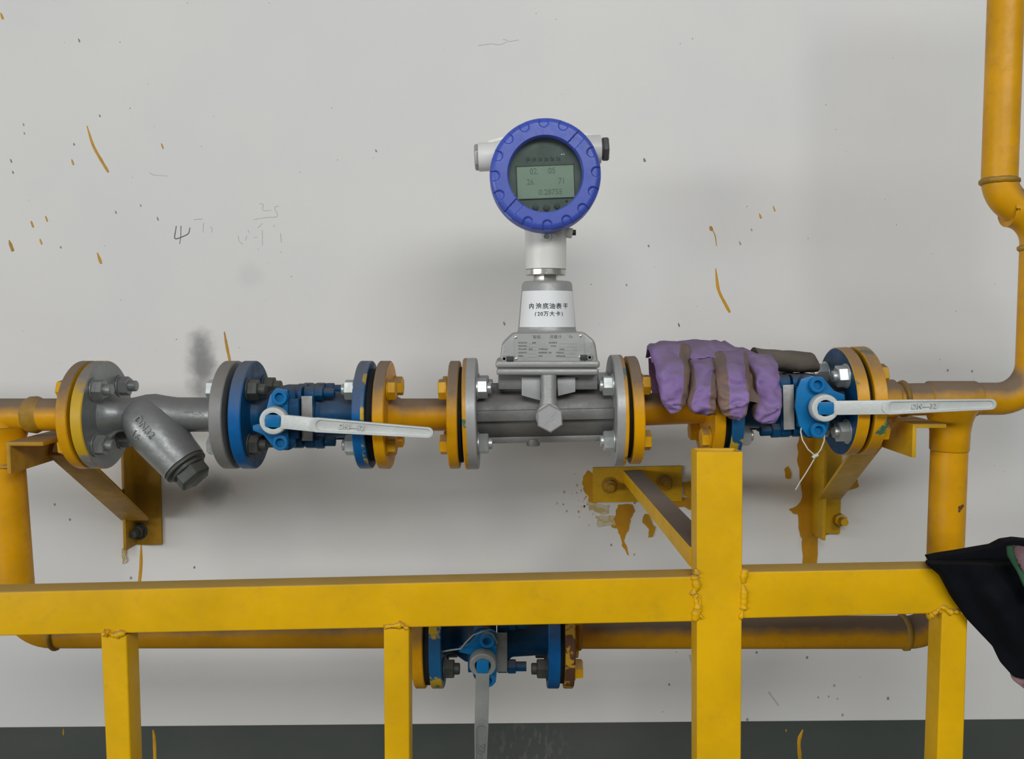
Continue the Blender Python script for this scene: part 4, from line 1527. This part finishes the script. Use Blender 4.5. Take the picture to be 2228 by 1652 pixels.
yA, yB, yC, yD = 1.066, 1.040, 1.018, 1.012
finger([(752, 1421, 1504, 1.060, .016), (775, 1425, 1507, 1.036, .016), (805, 1432, 1506, 1.020, .016), (835, 1437, 1503, 1.014, .015), (862, 1441, 1503, 1.014, .013), (882, 1445, 1494, 1.018, .011), (896, 1453, 1482, 1.022, .007), (903, 1460, 1468, 1.026, .003)],
       'finger', (170, 294))
finger([(762, 1500, 1566, 1.060, .014), (785, 1502, 1566, 1.038, .015), (812, 1506, 1566, 1.026, .015), (840, 1506, 1565, 1.012, .010), (865, 1503, 1565, 1.007, .010), (885, 1501, 1562, 1.007, .010), (899, 1506, 1557, 1.012, .007), (906, 1518, 1546, 1.022, .004)],
       'finger', (215, 292))
finger([(764, 1545, 1632, 1.056, .014), (785, 1556, 1632, 1.030, .015), (812, 1562, 1634, 1.012, .014), (840, 1565, 1636, 1.006, .012), (868, 1567, 1636, 1.002, .012), (890, 1570, 1633, 1.003, .011), (906, 1576, 1626, 1.009, .008), (914, 1588, 1614, 1.018, .004)],
       'finger', (252, 306))
finger([(770, 1610, 1684, 1.060, .014), (790, 1630, 1694, 1.042, .016), (815, 1642, 1699, 1.030, .016), (842, 1648, 1703, 1.022, .016), (870, 1650, 1706, 1.018, .015), (893, 1642, 1706, 1.016, .014), (912, 1643, 1700, 1.018, .010), (922, 1658, 1688, 1.022, .004)],
       'finger', (212, 352))
# folded palm side seen between the fingers
g = G()
rings = []
for i in range(12):
    s = i / 11
    py = 778 + 84 * s
    ring = []
    for j in range(44):
        t = 2 * PI * j / 44
        ct, st_ = math.cos(t), math.sin(t)
        x = X(1566, 1.05) + 0.060 * math.copysign(abs(ct) ** 0.6, ct) * (1 - 0.10 * s)
        p = V((x, 1.057 - 0.031 * s + 0.003 * st_, P(1560, py, 1.05).z - 0.012 * max(0, ct)))
        ring.append(p + V((0, noise.noise(p * 55) * 0.0025, noise.noise(p * 40) * 0.003)))
    rings.append(ring)
g.loft(rings)
g.obj('palm_side', M_tan, gv, smooth=80, label='tan palm side between the fingers')
# palm lying over the top
g = G()
rings = []
topl = [(1421, 752), (1440, 748), (1470, 746.5), (1500, 747.5), (1530, 746), (1550, 743), (1575, 746), (1600, 750), (1625, 759), (1645, 768), (1668, 776), (1690, 788)]
nst = 34
for i in range(nst):
    s = i / (nst - 1) * (len(topl) - 1)
    k = min(len(topl) - 2, int(s))
    px = topl[k][0] + (topl[k + 1][0] - topl[k][0]) * (s - k)
    py = topl[k][1] + (topl[k + 1][1] - topl[k][1]) * (s - k)
    Yc = 1.094
    zt_ = P(px, py, Yc).z
    x = X(px, 1.06)
    ring = []
    hh = 0.0070
    for j in range(28):
        t = 2 * PI * j / 28
        ct, st_ = math.cos(t), math.sin(t)
        p = V((x, Yc + 0.046 * math.copysign(abs(ct) ** 0.7, ct), zt_ - hh / 2 + (hh / 2) * math.copysign(abs(st_) ** 0.7, st_) - (0.046 * ct) ** 2 / 0.125))
        end = min(1, min(i, nst - 1 - i) / 2.0 + 0.55)
        p.y = Yc + (p.y - Yc) * end
        w_ = V((0, noise.noise(p * 30 + V((1, 4, 4))) * 0.005, noise.noise(p * 34) * 0.0035 + 0.0015 + (abs(noise.noise(V((p.x * 90, p.y * 40, 3)))) - 0.2) * 0.007 + noise.noise(p * 120) * 0.0020))
        ring.append(p + w_)
    rings.append(ring)
g.loft(rings)
g.obj('palm', M_purple, gv, smooth=80)
# back half hanging behind the flange
g = G()
rings = []
for i in range(16):
    s = i / 15
    ring = []
    for j in range(24):
        t = 2 * PI * j / 24
        xx = X(1540, 1.13) + 0.075 * math.cos(t) * (1 - 0.15 * s)
        zz = P(1540, 756, 1.10).z - 0.016 - 0.054 * s
        p = V((xx, 1.10 + math.sqrt(max(0, 0.073 ** 2 - (zz - at(AR, DR, 1540).z) ** 2)) + 0.013 + 0.009 * math.sin(t), zz))
        ring.append(p + V((0, noise.noise(p * 30) * 0.006, 0)))
    rings.append(ring)
g.loft(rings)
g.obj('back_hand', M_purple, gv, smooth=80)
# dusty cuff sticking out over the valve
g = G()
rings = []
for i in range(18):
    s = i / 17
    c = P(1640, 782, 1.10).lerp(P(1768, 790, 1.10), s)
    ring = []
    for j in range(26):
        t = 2 * PI * j / 26
        r = 0.0128 + 0.0022 * (1 - s)
        p = c + V((0, 0.026 * math.cos(t), r * math.sin(t)))
        p += V((noise.noise(p * 60) * 0.003 if s > 0.9 else 0, noise.noise(p * 42) * 0.004, noise.noise(p * 50) * 0.0018))
        if s > 0.97:
            p.x += 0.004 * (-math.sin(t))
        ring.append(p)
    rings.append(ring)
inner = [c + (p - c) * 0.85 for p in rings[-1]]
deep = [p - V((0.03, 0, 0)) for p in inner]
rings += [inner, deep]
g.loft(rings)
g.obj('cuff', M_cuff, gv, smooth=70, label='dusty brown cuff lying over the valve')

# ------------------------------------------------------------------ wire seal on the right valve
sw = thing('wire_seal', 'thin white wire seal looped under the right blue valve', 'wire seal', loc=P(1775, 994, 1.03))
ys = 1.032
g = G()
lp_ = [P(x, y, Y_) for x, y, Y_ in ((1744, 926, 1.046), (1742, 940, 1.040), (1746, 958, 1.034), (1758, 978, 1.031), (1775, 993, 1.030), (1786, 978, 1.031), (1793, 960, 1.034), (1794, 946, 1.040), (1793, 934, 1.046))]
fine = []
for i in range(len(lp_) - 1):
    for k in range(5):
        fine.append(lp_[i].lerp(lp_[i + 1], k / 5))
fine.append(lp_[-1])
g.tube(fine, 0.00085, 8, upv=(0, 1, 0.1))
g.obj('loop', M_wire, sw, smooth=80)
g = G()
tl = [P(x, y, 1.030) for x, y in ((1775, 993), (1764, 1012), (1750, 1035), (1740, 1050), (1731, 1066))]
g.tube(tl, 0.00085, 8, upv=(0, 1, 0.1))
g.obj('tail', M_wire, sw, smooth=80)
g = G()
pk = P(1774, 993, 1.029)
g.tube([pk + V((-0.003, 0, -0.002)), pk + V((-0.0012, 0, 0)), pk + V((0.0014, 0, 0.0012)), pk + V((0.003, 0, 0.002))], 0.0024, 10)
g.obj('knot', M_wire, sw, smooth=80)
# short wire twisted to the lower valve
sw2 = thing('tie_wire', 'dull wire twisted round the lower blue valve under the beam', 'wire', loc=P(1010, 1395, 1.03))
g = G()
tl = [P(x, y, Y_) for x, y, Y_ in ((953, 1420, 1.040), (980, 1415, 1.032), (1003, 1412, 1.028), (1012, 1400, 1.026), (1030, 1382, 1.024), (1052, 1374, 1.022), (1072, 1380, 1.028), (1082, 1400, 1.034))]
fine = []
for i in range(len(tl) - 1):
    for k in range(4):
        fine.append(tl[i].lerp(tl[i + 1], k / 4))
fine.append(tl[-1])
g.tube(fine, 0.0012, 8, upv=(0, 1, 0.1))
g.obj('strand', M_handle_dk, sw2, smooth=80)

# ------------------------------------------------------------------ black garment over the frame's end
gb = thing('garment', 'black cloth garment with green trim slung over the yellow frame corner', 'clothing', loc=P(2180, 1250, YF - 0.02))
topc = [(2014, 1222), (2045, 1215), (2090, 1208), (2130, 1201), (2165, 1195), (2188, 1183), (2215, 1179), (2260, 1184), (2330, 1200), (2400, 1225)]
botc = [(2016, 1225), (2046, 1250), (2070, 1296), (2104, 1345), (2140, 1384), (2160, 1406), (2176, 1440), (2204, 1471), (2250, 1480), (2330, 1470)]


def curve_at(c, s):
    q = s * (len(c) - 1)
    k = min(len(c) - 2, int(q))
    return tuple(c[k][m] + (c[k + 1][m] - c[k][m]) * (q - k) for m in (0, 1))


g = G()
rings = []
NU, NVv = 48, 64
for i in range(NU):
    s = i / (NU - 1)
    (tx, ty), (bx, by) = curve_at(topc, s), curve_at(botc, s)
    ring = []
    for j in range(NVv):
        t = j / (NVv - 1)
        px, py = tx + (bx - tx) * t, ty + (by - ty) * t
        env = math.sin(PI * min(1, max(0, t))) * min(1, s * 5)
        lay = min(1.0, max(0.0, (1232 - py) / 11.0))
        env *= 1 - lay
        Y = YF - 0.008 - 0.019 * env + 0.029 * lay
        Y += 0.008 * env * math.sin((px * 0.055 - py * 0.03)) + 0.006 * env * noise.noise(V((px * 0.02, py * 0.02, 3)))
        ring.append(P(px, py, Y))
    # turn back over the top and hang behind as the second layer
    hb = []
    for j in range(NVv):
        t = 1 - j / (NVv - 1)
        px, py = tx + (bx - tx) * t * 0.96, ty + (by - ty) * t * 0.96
        Y = YF + TD + 0.006 + 0.010 * math.sin(PI * t)
        hb.append(P(tx + (bx - tx) * t * 0.9, ty + (by - ty) * t * 0.9, YF - 0.001) + V((0, Y - YF, 0)))
    rings.append(ring)
cl = G()
cl.loft(rings, closed=False, cap=False)
co = cl.obj('cloth', M_black, gb, smooth=80)
sol = co.modifiers.new('thickness', 'SOLIDIFY')
sol.thickness = 0.003
sol.offset = 0
# flap lying over the beam top and down behind the frame
g = G()
frings = []
for i in range(2, NU):
    base = rings[i][0]
    dpt = 0.004 + 0.12 * min(1, i / NU * 1.5)
    ring = []
    for k in range(12):
        t = k / 11
        yy = base.y + (YF + TD + 0.012 - base.y) * min(1, t * 3)
        ring.append(V((base.x * (1 + 0.02 * t), yy, base.z + 0.0002 - max(0, t - 0.3) * dpt)))
    frings.append(ring)
g.loft(frings, closed=False, cap=False)
fo = g.obj('back_flap', M_black, gb, smooth=80)
sol = fo.modifiers.new('thickness', 'SOLIDIFY')
sol.thickness = 0.003
sol.offset = 0
# opening with green trim and faded pink lining
yo = YF - 0.038
g = G()
tl = [P(x, y, yo) for x, y in ((2196, 1189), (2199, 1206), (2206, 1224), (2218, 1244), (2232, 1268), (2252, 1300))]
fine = []
for i in range(len(tl) - 1):
    for k in range(5):
        fine.append(tl[i].lerp(tl[i + 1], k / 5))
fine.append(tl[-1])
g.tube(fine, lambda t: 0.0030 + 0.0008 * math.sin(t * 9), 12, upv=(0, 1, 0), flat=0.7)
g.obj('trim', M_green, gb, smooth=80, jitter=0.0006, jscale=120, label='frayed green edging')
g = G()
rings = []
for i in range(12):
    s = i / 11
    px0, py0 = curve_at([(2199, 1188), (2203, 1206), (2210, 1224), (2221, 1244), (2234, 1268), (2254, 1300)], s)
    px1, py1 = 2300, py0 + 8
    ring = []
    for k in range(10):
        t = k / 9
        p = P(px0 + (px1 - px0) * t, py0 + (py1 - py0) * t, yo + 0.003)
        p.y += 0.006 * math.sin(t * 9 + s * 4)
        ring.append(p)
    rings.append(ring)
g.loft(rings, closed=False, cap=False)
li = g.obj('lining', M_pink, gb, smooth=80, label='faded pinkish lining in the opening')
sol = li.modifiers.new('thickness', 'SOLIDIFY')
sol.thickness = 0.002
g = G()
rings = []
for i in range(10):
    s = i / 9
    x = 2196 + 120 * s
    rings.append([P(x, 1460 + 6 * s, YF - 0.004), P(x + 4, 1474 + 8 * s, YF - 0.005 + 0.002 * math.sin(i)), P(x + 10, 1482 + 26 * min(1, s * 3.5), YF - 0.004)])
g.loft(rings, closed=False, cap=False)
li = g.obj('inner_hem', M_pink, gb, smooth=80, label='pink cloth showing under the black hem')
sol = li.modifiers.new('thickness', 'SOLIDIFY')
sol.thickness = 0.002

# lettering becomes plain mesh objects
bpy.context.view_layer.update()
dg = bpy.context.evaluated_depsgraph_get()
done = []
for o in FONTS:
    me = bpy.data.meshes.new_from_object(o.evaluated_get(dg))
    done.append((o, me))
for o, me in done:
    nm, par, mb, lab = o.name, o.parent, o.matrix_basis.copy(), o.get('label')
    bpy.data.objects.remove(o)
    n = bpy.data.objects.new(nm, me)
    COL.objects.link(n)
    n.parent = par
    n.matrix_basis = mb
    if lab:
        n['label'] = lab
